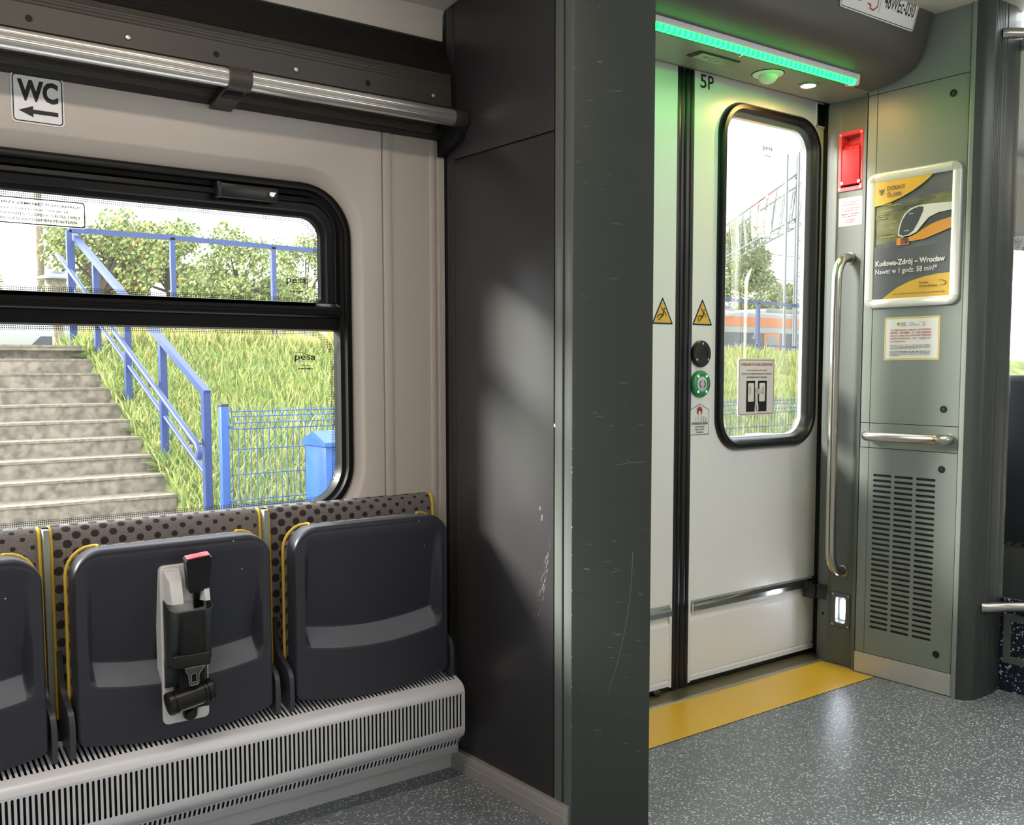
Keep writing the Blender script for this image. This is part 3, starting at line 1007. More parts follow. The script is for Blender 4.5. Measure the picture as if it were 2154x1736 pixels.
for k in range(16):
    x = rn.uniform(1.615, 1.74); z = rn.uniform(0.1, 1.1); l = rn.uniform(0.004, 0.016); a = rn.uniform(-0.5, 0.5)
    thin_scratch(mb, [(x, z), (x + l, z + l * a)], 0.0009, 'cabinet_grey')
mb.build('front_panel', cab, O)
mb = MB()
mb.extr([(1.601, 0.0), (1.582, 0.0), (1.582, 0.030), (1.585, 0.032), (1.585, 0.050), (1.588, 0.055), (1.601, 0.057)], 'y', 1.853, 2.36, 'baseboard_grey')
struct(mb.build('baseboard_left'))

# ================================================================== folding seats
SY = 2.268          # face of the folded seat pan
def make_seat(xc, label):
    O = (xc, 2.32, 0.0)
    t = thing('folding_seat', O, label, 'seat', 'tip-up seats below the window')
    hw = 0.228
    # back cushion: fabric slab, soft front edges
    mb = MB()
    prof = [(2.412, 0.330), (2.412, 0.790), (2.409, 0.798), (2.400, 0.802), (2.389, 0.799), (2.381, 0.790), (2.377, 0.776), (2.374, 0.700), (2.370, 0.36), (2.374, 0.335)]
    bw = 0.2465
    secs = []
    for dx, sh in ((-bw, 0.005), (-bw + 0.004, 0.001), (-bw + 0.009, 0), (bw - 0.009, 0), (bw - 0.004, 0.001), (bw, 0.005)):
        secs.append([(xc + dx, min(y + sh * 1.2, 2.412), z - (sh if z > 0.7 else -sh)) for y, z in prof])
    mb.loft(secs, 'fabric_dots', True, True, True)
    b = mb.build('back_cushion', t, O)
    b['label'] = 'grey fabric back cushion with dark dots'
    for sg in (-1, 1):
        mb = MB()
        x = xc + sg * (bw + 0.0005)
        mb.tube([(x, 2.398, 0.7985), (x, 2.389, 0.796), (x, 2.382, 0.786), (x, 2.3785, 0.770), (x, 2.3755, 0.70), (x, 2.3725, 0.52), (x, 2.371, 0.365)], 0.0042, 'piping_yellow', 8)
        p = mb.build('piping', t, O)
        p['label'] = 'yellow piping'
    # bracket behind: grey metal channel at the left of the cushion
    mb = MB()
    xb = xc - bw - 0.0125
    mb.box(xb - 0.0065, xb + 0.0065, 2.362, 2.40, 0.30, 0.797, 'column_bevel', 0.0015)
    mb.box(xb - 0.004, xb + 0.009, 2.385, 2.412, 0.30, 0.800, 'gap_black')
    mb.build('mounting_bracket', t, O)
    # seat cushion between pan and back
    def outline(k, inset, bot=0.325):
        """closed loop of the pan in (x,z), k points per side"""
        h = hw - inset
        top = 0.757 - inset
        r = 0.062 - inset * 0.6
        pts = []
        for (x, z) in arc(h - r, top - r, r, 0, 90, 8) + arc(-h + r, top - r, r, 90, 180, 8):
            pts.append((x, z))
        rb = 0.018
        for (x, z) in arc(-h + rb, bot + inset + rb, rb, 180, 250, 4):
            pts.append((x, z))
        for i in range(1, 16):
            x = -h + rb + (2 * h - 2 * rb) * i / 16
            pts.append((x, bot + inset - 0.002 - 0.027 * (1 - (x / h) ** 2)))
        for (x, z) in arc(h - rb, bot + inset + rb, rb, 290, 360, 4):
            pts.append((x, z))
        return pts
    mb = MB()
    mb.loft([[(xc + x, 2.356, z) for x, z in outline(0, 0.004)], [(xc + x, 2.334, z) for x, z in outline(0, 0.001)], [(xc + x, 2.314, z) for x, z in outline(0, 0.006)]], 'fabric_dots', True, True, True)
    mb.build('seat_cushion', t, O)
    for sg in (-1, 1):
        mb = MB()
        h = hw + 0.001
        path = [(xc + sg * h, 2.337, 0.385), (xc + sg * h, 2.336, 0.55), (xc + sg * h, 2.335, 0.695)]
        path += [(xc + sg * (h - 0.06 + 0.06 * math.cos(math.radians(a))), 2.335, 0.695 + 0.062 * math.sin(math.radians(a))) for a in (15, 30, 45, 60, 75)]
        path += [(xc + sg * (h - 0.064), 2.330, 0.7575), (xc + sg * (h - 0.07), 2.322, 0.757)]
        mb.tube(path, 0.0042, 'piping_yellow', 8)
        p = mb.build('piping', t, O)
        p['label'] = 'yellow piping'
    # seat pan: plastic shell, face modelled as a relief
    mb = MB()
    nx, nz = 72, 84
    top, r = 0.757, 0.062
    def ztop(x):
        a = abs(x) - (hw - r)
        return top if a <= 0 else top - r + math.sqrt(max(r * r - a * a, 0))
    def zbot(x):
        z = 0.325 - 0.027 * (1 - (x / hw) ** 2)
        a = abs(x) - (hw - 0.016)
        if a > 0:
            z += 0.016 - math.sqrt(max(0.016 ** 2 - a * a, 0))
        return z
    def sst(a, b, v):
        k = min(max((v - a) / (b - a), 0), 1)
        return k * k * (3 - 2 * k)
    def relief(x, z):
        d = 0.0
        # rounded rim
        e = min(hw - abs(x), ztop(x) - z, z - zbot(x))
        e = max(e, 0)
        if e < 0.010:
            k = 1 - e / 0.010
            d += 0.010 * (1 - math.sqrt(max(1 - k * k, 0)))
        # thin raised bead round the top and sides
        et = min(hw - abs(x), ztop(x) - z)
        if 0.010 < et < 0.017 and z > 0.46:
            d += 0.0016 * math.sin((et - 0.010) / 0.007 * PI)
        # inclined recess with the curved ledge at its foot
        zb = 0.434 + 0.020 * (x / 0.19) ** 2
        sd = 1 - sst(0.187, 0.203, abs(x))
        dep = 0.041 * min(max((0.725 - z) / 0.245, 0), 1)
        foot = min(max((z - zb) / 0.046, 0), 1)
        d += dep * sd * foot
        return d
    us = [-1 + 2 * i / nx for i in range(nx + 1)]
    us = [(math.sin(u * PI / 2) * 0.65 + u * 0.35) * hw for u in us]
    for e_ in (0.187, 0.203):      # columns along the side walls of the recess
        for sg in (-1, 1):
            k = min(range(len(us)), key=lambda i: abs(us[i] - sg * e_))
            us[k] = sg * e_
    n0, n1 = 26, 8                 # rows below the ledge, rows across it
    V = []
    for j in range(nz + 1):
        for x in us:
            z0, z1 = zbot(x), ztop(x)
            zb = 0.434 + 0.020 * (x / 0.19) ** 2
            if j <= n0:
                v = j / n0
                v = (1 - math.cos(v * PI / 2)) * 0.5 + v * 0.5
                z = z0 + (zb - z0) * v
            elif j <= n0 + n1:
                z = zb + 0.046 * (j - n0) / n1
            else:
                v = (j - n0 - n1) / (nz - n0 - n1)
                v = math.sin(v * PI / 2) * 0.5 + v * 0.5
                z = zb + 0.046 + (z1 - zb - 0.046) * v
            V.append((xc + x, SY + relief(x, z), z))
    Fm, Fb = [], []
    for j in range(nz):
        for i in range(nx):
            q = (j * (nx + 1) + i, j * (nx + 1) + i + 1, (j + 1) * (nx + 1) + i + 1, (j + 1) * (nx + 1) + i)
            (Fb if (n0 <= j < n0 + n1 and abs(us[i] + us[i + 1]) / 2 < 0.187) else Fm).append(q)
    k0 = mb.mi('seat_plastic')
    k1 = mb.mi('seat_plastic_rough_lit')
    mb.v = V
    mb.f = [list(q) for q in Fm + Fb]
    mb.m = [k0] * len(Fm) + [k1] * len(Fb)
    rim = [V[i] for i in range(nx + 1)] + [V[j * (nx + 1) + nx] for j in range(1, nz + 1)] + [V[nz * (nx + 1) + i] for i in range(nx - 1, -1, -1)] + [V[j * (nx + 1)] for j in range(nz - 1, 0, -1)]
    mb.loft([rim, [(x, 2.316, z) for x, y, z in rim]], 'seat_plastic')
    sp = mb.build('seat_pan', t, O, smooth=50)
    # hinge arms low at both sides
    for sg in (-1, 1):
        mb = MB()
        x0 = xc + sg * (hw + 0.012)
        pr = [(2.355, 0.298), (2.282, 0.296), (2.272, 0.302), (2.270, 0.36), (2.273, 0.385), (2.283, 0.402), (2.300, 0.412), (2.325, 0.422), (2.345, 0.440), (2.358, 0.470), (2.364, 0.52), (2.372, 0.52), (2.372, 0.30)]
        mb.extr(pr, 'x', x0 - 0.006, x0 + 0.006, 'hinge_plastic')
        mb.lathe([(0.0, 0), (0.016, 0), (0.016, 0.006), (0.0, 0.006)], (x0 - sg * 0.006, 2.315, 0.370), (-sg, 0, 0), 'hinge_plastic', 20)
        mb.build('hinge_arm', t, O, smooth=35)
    return t, O
S1, OS = make_seat(0.2575, 'folded tip-up seat cut off by the picture edge, left of the seat with the belt')
S2, OS2 = make_seat(0.7750, 'folded tip-up seat in the middle carrying the seat belt and its white plate')
S3, OS3 = make_seat(1.2925, 'plain folded tip-up seat next to the dark cabinet, nothing mounted on it')
def copy_tree(o, parent=None):
    c = o.copy()
    COL.objects.link(c)
    if parent is not None:
        c.parent = parent
        c.matrix_parent_inverse = o.matrix_parent_inverse.copy()
    for ch in list(o.children):
        copy_tree(ch, c)
    return c

# ------------------------------------------------------------------ belt unit on the middle seat
PX0, PX1 = 0.729, 0.836
yb = SY - 0.0005
mb = MB()
ol = rrect(PX0, PX1, 0.338, 0.706, 0.012, 5)
ins = lambda i: rrect(PX0 + i, PX1 - i, 0.338 + i, 0.706 - i, 0.011, 5)
mb.loft([atY(ol, yb + 0.028), atY(ol, yb - 0.007), atY(ins(0.002), yb - 0.009)], 'white_plastic', True, True, True)
# upper housing, with a slot for the buckle
mb.extr([(0.737, 0.696), (0.770, 0.696), (0.772, 0.672), (0.812, 0.672), (0.814, 0.696), (0.832, 0.696), (0.830, 0.62), (0.742, 0.62)], 'y', yb - 0.008, yb - 0.013, 'white_plastic')
hs = []
for x0, x1 in ((0.735, 0.772), (0.812, 0.834)):
    mb.loft([[(x0, yb - 0.008, 0.700), (x1, yb - 0.008, 0.700), (x1, yb - 0.008, 0.621), (x0, yb - 0.008, 0.621)],
             [(x0 + 0.003, yb - 0.020, 0.686), (x1, yb - 0.020, 0.686), (x1, yb - 0.026, 0.621), (x0 + 0.004, yb - 0.026, 0.621)],
             [(x0 + 0.008, yb - 0.030, 0.672), (x1 - 0.001, yb - 0.030, 0.672), (x1 - 0.001, yb - 0.040, 0.621), (x0 + 0.010, yb - 0.040, 0.621)]], 'white_plastic', True, True, True)
mb.build('belt_mounting_plate', S2, OS2, smooth=30)['label'] = 'white plastic mounting plate'
# black pocket
mb = MB()
def pocket(z, dep, ins, tilt=0.0):
    a, b = PX0 + 0.005 + ins, PX1 + 0.002 - ins
    r = 0.018 - ins * 0.5
    pts = [(a, yb - 0.006 - (ins * 0.3))] + arc(a + r, yb - dep + ins + r, r, 180, 270, 6) + arc(b - r, yb - dep + ins + r, r, 270, 360, 6) + [(b, yb - 0.006 - (ins * 0.3))]
    return [(p, q, z - tilt * (yb - 0.006 - q) / dep) for p, q in pts]
mb.loft([pocket(0.470, 0.016, 0.0), pocket(0.484, 0.040, 0.0), pocket(0.56, 0.054, 0.0), pocket(0.626, 0.060, 0.0, 0.026), pocket(0.6285, 0.060, 0.001, 0.026), pocket(0.6275, 0.060, 0.0035, 0.026), pocket(0.52, 0.050, 0.0035)], 'pocket_plastic', True, True, True)
mb.box(PX0 + 0.004, PX1 - 0.004, yb - 0.014, yb - 0.006, 0.425, 0.49, 'pocket_plastic', 0.002)
mb.tube(pocket(0.6285, 0.0605, 0.0015, 0.026), 0.0016, 'hinge_plastic', 6)  # paler tube added along the lip, a highlight put into colour
mb.build('belt_pocket', S2, OS2, smooth=40)['label'] = 'dark grey plastic pocket'
# buckle
def obox(mb, c, ax, hx, hy, hz, m, bev, top=1.0):
    """box with axes ax=(right, front, up) at c"""
    bm = bmesh.new()
    bmesh.ops.create_cube(bm, size=2)
    if bev:
        bmesh.ops.bevel(bm, geom=bm.edges[:], offset=bev, segments=2, affect='EDGES')
    R, Fv, U = [Vector(a) for a in ax]
    for v in bm.verts:
        k = top if v.co.z < 0 else 1.0
        v.co = Vector(c) + R * v.co.x * hx * k + Fv * v.co.y * hy + U * v.co.z * hz
    mb.bm(bm, m)
Rv = Vector((0.985, -0.02, 0.10)).normalized()
Uv = Vector((0.10, -0.30, 0.95)).normalized()
Fv = Rv.cross(Uv) * -1
Uv = Rv.cross(Fv).normalized()
if Uv.z < 0:
    Uv = -Uv
bc = Vector((0.806, yb - 0.036, 0.688))
mb = MB()
obox(mb, bc, (Rv, Fv, Uv), 0.0295, 0.0125, 0.044, 'black_plastic', 0.10, 0.80)
obox(mb, bc - Uv * 0.060, (Rv, Fv, Uv), 0.011, 0.005, 0.030, 'black_plastic', 0.05)
bk = mb.build('belt_buckle', S2, OS2, smooth=35)
bk['label'] = 'black buckle with a red release button'
mb = MB()
obox(mb, bc + Uv * 0.0405, (Rv, Fv, Uv), 0.0265, 0.0102, 0.0046, 'red_button', 0.12)
tp = bc + Uv * 0.0453
for k in range(5):
    obox(mb, tp + Rv * (-0.009 + 0.0045 * k) + Fv * 0.0062 * (1 if Fv.y > 0 else -1), (Rv, Fv, Uv), 0.0012, 0.0015, 0.0002, 'red_dark', 0)
fy = -1 if Fv.y > 0 else 1
mb.poly([tp + Uv * 0.0002 + Rv * a + Fv * (fy * b) for a, b in ((-0.019, -0.002), (0.019, -0.002), (0.015, 0.004), (0.008, 0.0072), (-0.008, 0.0072), (-0.015, 0.004))], 'red_dark')
mb.build('release_button', bk, OS2, smooth=30)
# webbing over the pocket front
mb = MB()
wp = [(yb - 0.048, 0.555), (yb - 0.0560, 0.600), (yb - 0.0600, 0.6045), (yb - 0.0625, 0.599), (yb - 0.0610, 0.57), (yb - 0.0595, 0.52), (yb - 0.054, 0.492), (yb - 0.050, 0.47), (yb - 0.047, 0.44), (yb - 0.044, 0.415)]
ths = 0.0014
mb.loft([[(0.754, y, z), (0.812, y, z), (0.812, y + ths, z), (0.754, y + ths, z)] for y, z in wp], 'webbing_black', True, True, True)
wp2 = [(yb - 0.0628, 0.593), (yb - 0.0640, 0.588), (yb - 0.0636, 0.55), (yb - 0.0625, 0.525), (yb - 0.0595, 0.505)]
mb.loft([[(0.759, y, z), (0.809, y, z), (0.809, y + 0.002, z), (0.759, y + 0.002, z)] for y, z in wp2], 'webbing_black', True, True, True)
wb = mb.build('belt_webbing', S2, OS2, smooth=40)
wb['label'] = 'black belt webbing'
mb = MB()
ys = yb - 0.0640
for k in range(9):
    xx = 0.766 + 0.0045 * k
    for zz in (0.582, 0.576, 0.536, 0.530):
        mb.box(xx, xx + 0.0026, ys - 0.0002, ys + 0.0005, zz, zz + 0.001, 'stitch_grey')
for k in range(8):
    f = k / 7
    for za, zb_ in ((0.572, 0.540), (0.540, 0.572)):
        xx, zz = 0.767 + 0.033 * f, za + (zb_ - za) * f
        mb.box(xx, xx + 0.0022, ys - 0.0002, ys + 0.0005, zz, zz + 0.0018, 'stitch_grey')
mb.build('stitching', wb, OS2, smooth=0)
# latch plate and tongue
mb = MB()
mb.box(0.7345, 0.8215, yb - 0.066, yb - 0.050, 0.478, 0.510, 'black_plastic', 0.005, 3)
lp_ = mb.build('latch_holder', S2, OS2, smooth=40)
mb = MB()
sh = [(0.7545, 0.4785), (0.8095, 0.4785), (0.8095, 0.474), (0.800, 0.470), (0.794, 0.462), (0.7925, 0.440), (0.789, 0.437), (0.774, 0.437), (0.7705, 0.441), (0.769, 0.463), (0.763, 0.471), (0.7545, 0.474)]
ci = [(0.7755, 0.4445), (0.7755, 0.458)] + [(0.7817 + 0.0062 * math.cos(math.radians(a)), 0.458 + 0.0062 * math.sin(math.radians(a))) for a in (150, 120, 90, 60, 30, 0)] + [(0.788, 0.4445)]
yl = yb - 0.0640
oc = [Vector((0.782, 0.458))]
# plate with window: ring lofted between outer shape and cut-out sampled at equal angles
def at_angle(poly, c, a):
    d = Vector((math.cos(a), math.sin(a)))
    best = None
    for i in range(len(poly)):
        p, q = Vector(poly[i]), Vector(poly[(i + 1) % len(poly)])
        e = q - p
        den = d.x * e.y - d.y * e.x
        if abs(den) < 1e-12:
            continue
        w = p - c
        tt = (w.x * e.y - w.y * e.x) / den
        uu = (w.x * d.y - w.y * d.x) / den
        if tt > 0 and -1e-6 <= uu <= 1 + 1e-6 and (best is None or tt < best):
            best = tt
    return c + d * (best or 0)
c0 = Vector((0.7817, 0.452))
ang = [2 * PI * k / 48 for k in range(48)]
lo = [at_angle(sh, c0, a) for a in ang]
li = [at_angle(ci, c0, a) for a in ang]
mb.loft([[(p.x, yl + 0.002, p.y) for p in li], [(p.x, yl, p.y) for p in li], [(p.x, yl, p.y) for p in lo], [(p.x, yl + 0.002, p.y) for p in lo]], 'metal_tongue')
for loop in (lo, li):
    mb.tube([(p.x, yl - 0.0002, p.y) for p in loop], 0.0006, 'aluminium', 5, closed=True)
mb.build('tongue', lp_, OS2, smooth=30)['label'] = 'metal tongue with a cut-out'
# retractor roll
mb = MB()
ax = Vector((0.965, -0.02, 0.17)).normalized()
p0 = Vector((0.7270, yb - 0.042, 0.396))
mb.lathe([(0.0, 0), (0.024, 0), (0.0265, 0.003), (0.0265, 0.013), (0.023, 0.0135), (0.023, 0.016), (0.0262, 0.0165), (0.0262, 0.021), (0.0238, 0.022), (0.0238, 0.083), (0.0262, 0.084), (0.0262, 0.089), (0.023, 0.0895), (0.023, 0.092), (0.0265, 0.0925), (0.0265, 0.104), (0.024, 0.107), (0.0, 0.107)], p0, ax, 'black_plastic', 30)
mb.box(0.752, 0.828, yb - 0.034, yb - 0.008, 0.372, 0.425, 'black_plastic', 0.003)
rt = mb.build('belt_retractor', S2, OS2, smooth=35)
mb = MB()
q0, q1 = p0 + ax * 0.026 + Vector((0, -0.012, -0.0215)), p0 + ax * 0.080 + Vector((0, -0.012, -0.0215))
mb.tube([q0, q1], 0.0011, 'aluminium', 6)
mb.build('retractor_plate', rt, OS2)
mb = MB()
mb.extr([(0.772, 0.385), (0.806, 0.385), (0.804, 0.360)] + [(0.788 + 0.016 * math.cos(math.radians(a)), 0.357 + 0.016 * math.sin(math.radians(a))) for a in range(0, -181, -20)], 'y', yb - 0.018, yb - 0.008, 'black_plastic')
mb.lathe([(0.0, 0.018), (0.010, 0.018), (0.0115, 0.016), (0.0115, 0.0), (0.0, 0)], (0.788, yb - 0.012, 0.357), (0, -1, 0), 'black_plastic', 22)
mb.build('anchor_bolt', S2, OS2, smooth=35)

# ================================================================== door
door = bpy.data.objects.new('door_1', None)
COL.objects.link(door)
DO = (2.637, 2.45, 0.0)
door.location = DO
struct(door)
DY = 2.450
def make_leaf(mir):
    """right leaf in real coordinates; mirrored about the meeting edge for the left leaf"""
    X = (lambda x: 2 * 2.637 - x) if mir else (lambda x: x)
    def B(x0, x1, *a, **k):
        return (X(x0), X(x1)) + a
    wx0, wx1, wz0, wz1, rr = 2.803, 3.384, 0.847, 2.106, 0.125
    def loop(i, y, r_):
        return [(X(px), y, pz) for px, pz in rrect(wx0 + i, wx1 - i, wz0 + i, wz1 - i, r_, 10)]
    mb = MB()
    zt = 2.178
    o = [(X(px), DY, pz) for px, pz in rrect(2.679, 3.418, 0.335, zt, 0, 10)]
    mb.loft([o, loop(0.012, DY, rr - 0.01), loop(0.012, DY + 0.05, rr - 0.01)], 'door_white')
    mb.loft([o, [(x, DY + 0.05, z) for x, y, z in o]], 'door_white')
    mb.loft([[(x, DY + 0.05, z) for x, y, z in o], loop(0.012, DY + 0.05, rr - 0.01)], 'door_white')
    # lower part: recess below the rub rail, then the skirt
    mb.extr([(DY, 0.335), (DY, 0.316), (DY + 0.010, 0.308), (DY + 0.010, 0.262), (DY + 0.004, 0.246), (DY, 0.240), (DY, 0.046), (DY + 0.004, 0.043), (DY + 0.004, 0.038), (DY - 0.002, 0.036), (DY - 0.002, 0.020), (DY + 0.05, 0.020), (DY + 0.05, 0.335)], 'x', X(2.690), X(3.418), 'door_white')
    mb.box(X(2.679), X(2.691), DY, DY + 0.05, 0.014, 0.335, 'door_white')
    leaf = mb.build('door_leaf', door, DO, smooth=30)
    leaf['label'] = 'white door leaf with a tall rounded window' if not mir else 'white door leaf, mostly hidden behind the cabinet'
    mb = MB()   # thick rubber round the window
    mb.loft([loop(0.013, DY + 0.03, rr - 0.012), loop(0.0, DY, rr), loop(0.002, DY - 0.010, rr - 0.002), loop(0.010, DY - 0.020, rr - 0.010), loop(0.024, DY - 0.021, rr - 0.022), loop(0.036, DY - 0.012, rr - 0.034),
             loop(0.042, DY + 0.004, rr - 0.04), loop(0.046, DY + 0.022, rr - 0.044)], 'rubber_black')
    mb.build('window_seal', leaf, DO)
    mb = MB()
    mb.loft([loop(0.046, DY + 0.022, rr - 0.044), loop(0.0475, DY + 0.023, rr - 0.045), loop(0.050, DY + 0.036, rr - 0.048)], 'aluminium')
    mb.build('glazing_bead', leaf, DO)
    mb = MB()
    mb.poly(loop(0.048, DY + 0.036, rr - 0.046), 'window_glass')
    mb.build('door_pane', leaf, DO, smooth=0)
    mb = MB()   # rubber nose seal at the meeting edge
    x0, x1 = 2.6385, 2.679
    mb.extr([(X(x0), DY + 0.048), (X(x0), DY + 0.004), (X(x0 + 0.004), DY), (X(x0 + 0.013), DY - 0.003), (X(x0 + 0.019), DY - 0.001), (X(x0 + 0.021), DY + 0.002), (X(x0 + 0.024), DY - 0.002), (X(x0 + 0.034), DY - 0.003), (X(x1 + 0.0005), DY), (X(x1 + 0.0005), DY + 0.048)], 'z', 0.006, 2.18, 'rubber_black')
    mb.build('edge_seal', leaf, DO, smooth=25)
    mb = MB()   # stainless rub rail
    mb.extr([(DY + 0.008, 0.272), (DY - 0.010, 0.275), (DY - 0.016, 0.279), (DY - 0.016, 0.296), (DY - 0.010, 0.302), (DY - 0.006, 0.309), (DY + 0.008, 0.311)], 'x', X(2.694), X(3.405), 'chrome')
    mb.build('rub_rail', leaf, DO, smooth=30)
    mb = MB()
    mb.box(X(2.694), X(3.41), DY + 0.0, DY + 0.03, 0.008, 0.021, 'rubber_black')
    mb.box(X(2.679), X(3.415), DY + 0.006, DY + 0.03, 0.004, 0.016, 'rubber_black')
    mb.build('bottom_seal', leaf, DO, smooth=0)
    if not mir:
        mb = MB()
        mb.box(3.368, 3.425, DY - 0.004, DY + 0.03, 2.088, 2.170, 'gap_black')
        mb.box(3.362, 3.368, DY - 0.004, DY + 0.01, 2.082, 2.170, 'door_white')
        mb.box(3.362, 3.414, DY - 0.004, DY + 0.01, 2.080, 2.088, 'door_white')
        mb.build('corner_notch', leaf, DO, smooth=0)
    else:
        mb = MB()
        for q in (2.50, 2.515):
            mb.lathe([(0.008, 0), (0.008, 0.02), (0, 0.02)], (q + 0.005, DY + 0.004, 0.012), (0, -1, 0), 'metal_tongue', 12)
        mb.build('guide_roller', leaf, DO)
    return leaf
make_leaf(False)
make_leaf(True)
mb = MB()
mb.box(3.414, 3.46, DY - 0.03, DY + 0.06, 0, 2.19, 'gap_black')
mb.box(1.766, 1.86, DY - 0.03, DY + 0.06, 0, 2.19, 'gap_black')
mb.box(1.766, 3.46, DY + 0.012, DY + 0.06, -0.03, 0.004, 'gap_black')
struct(mb.build('trim_1'))
# outer skin above the doorway
mb = MB()
mb.box(1.86, 3.46, 2.46, 2.475, 2.175, 2.6, 'cabinet_grey')
struct(mb.build('wall_back'))
# threshold and the yellow floor band
mb = MB()
mb.extr([(2.350, 0.0005), (2.352, 0.004), (2.364, 0.0045), (2.366, 0.002), (2.412, 0.001), (2.462, 0.0005), (2.462, -0.03), (2.350, -0.03)], 'x', 1.768, 3.44, 'threshold_metal')
mb.extr([(2.3495, 0.0012), (2.3525, 0.0052), (2.3645, 0.0055), (2.367, 0.003)], 'x', 1.768, 3.37, 'threshold_lip', cap=False, closed=False)
struct(mb.build('trim_2'))
mb = MB()
mb.poly([(1.768, 2.107, 0.0012), (3.318, 2.107, 0.0012), (3.318, 2.20, 0.0012), (3.338, 2.21, 0.0012), (3.338, 2.350, 0.0012), (1.768, 2.350, 0.0012)], 'yellow_floor')
mb.poly([(1.768, 2.1045, 0.0008), (3.318, 2.1045, 0.0008), (3.318, 2.1075, 0.0008), (1.768, 2.1075, 0.0008)], 'gap_black')
tag(mb.build('safety_strip'), 'yellow warning band on the floor along the door threshold', 'floor marking')

# ------------------------------------------------------------------ things on the door
def triangle_sign(x, z0, label):
    s = Sheet((x, DY - 0.0003, z0), (1, 0, 0), (0, 0, 1), 0.0005)
    w, h = 0.105, 0.094
    def tri(i, r):
        c = [(i * 1.72, i), (w - i * 1.72, i), (w / 2, h - i * 2.1)]
        out = []
        for k in range(3):
            p, q, o = Vector(c[k]), Vector(c[k - 1]), Vector(c[(k + 1) % 3])
            a = p + (q - p).normalized() * r
            b = p + (o - p).normalized() * r
            out += [tuple(a), tuple(p * 0.5 + (a + b) * 0.25), tuple(b)]
        return out
    s.base(tri(0, 0.006), 'ink_black')
    s.poly(tri(0.0058, 0.003), 'paper_white')
    s.poly(tri(0.0066, 0.003), 'sign_yellow')
    # falling figure
    s.disc(0.0605, 0.0525, 0.0036, 'ink_black', 14)
    s.stroke([(0.0455, 0.0625), (0.0485, 0.0545), (0.0560, 0.0462), (0.0600, 0.0435)], [0.0028, 0.0034, 0.0046, 0.005], 'ink_black')
    s.stroke([(0.0590, 0.0445), (0.0645, 0.0405), (0.0680, 0.0345), (0.0695, 0.0285)], [0.0044, 0.004, 0.0034, 0.003], 'ink_black')
    s.stroke([(0.0590, 0.0460), (0.0560, 0.0385), (0.0545, 0.0330), (0.0500, 0.0280)], [0.006, 0.0064, 0.0062, 0.0052], 'ink_black')
    s.stroke([(0.0535, 0.0320), (0.0440, 0.0335), (0.0375, 0.0325), (0.0285, 0.0285)], [0.005, 0.0042, 0.004, 0.0034], 'ink_black')
    s.stroke([(0.0520, 0.0290), (0.0445, 0.0250), (0.0405, 0.0190), (0.0360, 0.0140)], [0.0056, 0.005, 0.0042, 0.0036], 'ink_black')
    s.stroke([(0.0230, 0.0250), (0.0300, 0.0250), (0.0318, 0.0230), (0.0318, 0.0125)], 0.0020, 'ink_black')
    return tag(s.build('warning_sign'), label, 'warning sign', 'falling hazard signs on the door leaves')
triangle_sign(2.4785, 1.302, 'yellow falling hazard triangle on the left door leaf beside the cabinet')
triangle_sign(2.6735 + 0.006, 1.303, 'yellow falling hazard triangle on the right door leaf above the black speaker')
# loudspeaker
O = (2.722, DY, 1.202)
sp = thing('door_speaker', O, 'round black signal speaker on the door above the green button', 'speaker')
mb = MB()
mb.lathe([(0.047, 0.0), (0.047, 0.010), (0.043, 0.014), (0.026, 0.0145), (0.0245, 0.012), (0.0, 0.012)], O, (0, -1, 0), 'black_plastic', 40)
mb.build('housing', sp, O)
mb = MB()
for k in range(5):
    nn = 1 if k == 0 else 6 * k
    for q in range(nn):
        a = 2 * PI * q / nn
        mb.lathe([(0.0013, 0), (0.0013, 0.0003), (0, 0.0003)], (O[0] + 0.0048 * k * math.cos(a), DY - 0.0121, O[2] + 0.0048 * k * math.sin(a)), (0, -1, 0), 'gap_black', 8)
mb.build('grille_holes', sp, O)
for a in (90, 215, 325):
    mb = MB()
    mb.lathe([(0.004, 0), (0.004, 0.0012), (0.0015, 0.0014), (0.001, 0.0005), (0, 0.0005)], (O[0] + 0.036 * math.cos(math.radians(a)), DY - 0.0141, O[2] + 0.036 * math.sin(math.radians(a))), (0, -1, 0), 'aluminium', 14)
    mb.build('screw', sp, O)
# door button
O = (2.721, DY, 1.095)
bt = thing('door_button', O, 'round green lit door button with two black arrowheads', 'button')
mb = MB()
mb.lathe([(0.048, 0.0), (0.048, 0.008), (0.044, 0.013), (0.036, 0.016), (0.029, 0.015), (0.0275, 0.012), (0.0, 0.012)], O, (0, -1, 0), 'glow_green_ring', 48)
mb.build('ring', bt, O)['label'] = 'shiny green ring'
mb = MB()
mb.lathe([(0.0265, 0.0), (0.0265, 0.014), (0.024, 0.0155), (0.0, 0.0158)], O, (0, -1, 0), 'button_face', 40)
fc = mb.build('button_face', bt, O)
fc['label'] = 'pale grey push face'
s = Sheet((O[0], DY - 0.0158, O[2]), (1, 0, 0), (0, 0, 1), 0.0)
for sg in (-1, 1):
    s.stroke([(sg * 0.006, 0.0125), (sg * 0.0165, 0.0), (sg * 0.006, -0.0125)], 0.0044, 'ink_black')
s.mb.build('arrowhead_mark', fc, O, smooth=0)
for q, a in enumerate((52, 128, 232, 308)):
    mb = MB()
    c = (O[0] + 0.0345 * math.cos(math.radians(a)), DY - 0.0152, O[2] + 0.0345 * math.sin(math.radians(a)))
    mb.lathe([(0.0042, 0), (0.0034, 0.0016), (0, 0.002)], c, (0, -1, 0), 'led_spot', 12)
    mb.build('led', bt, O)
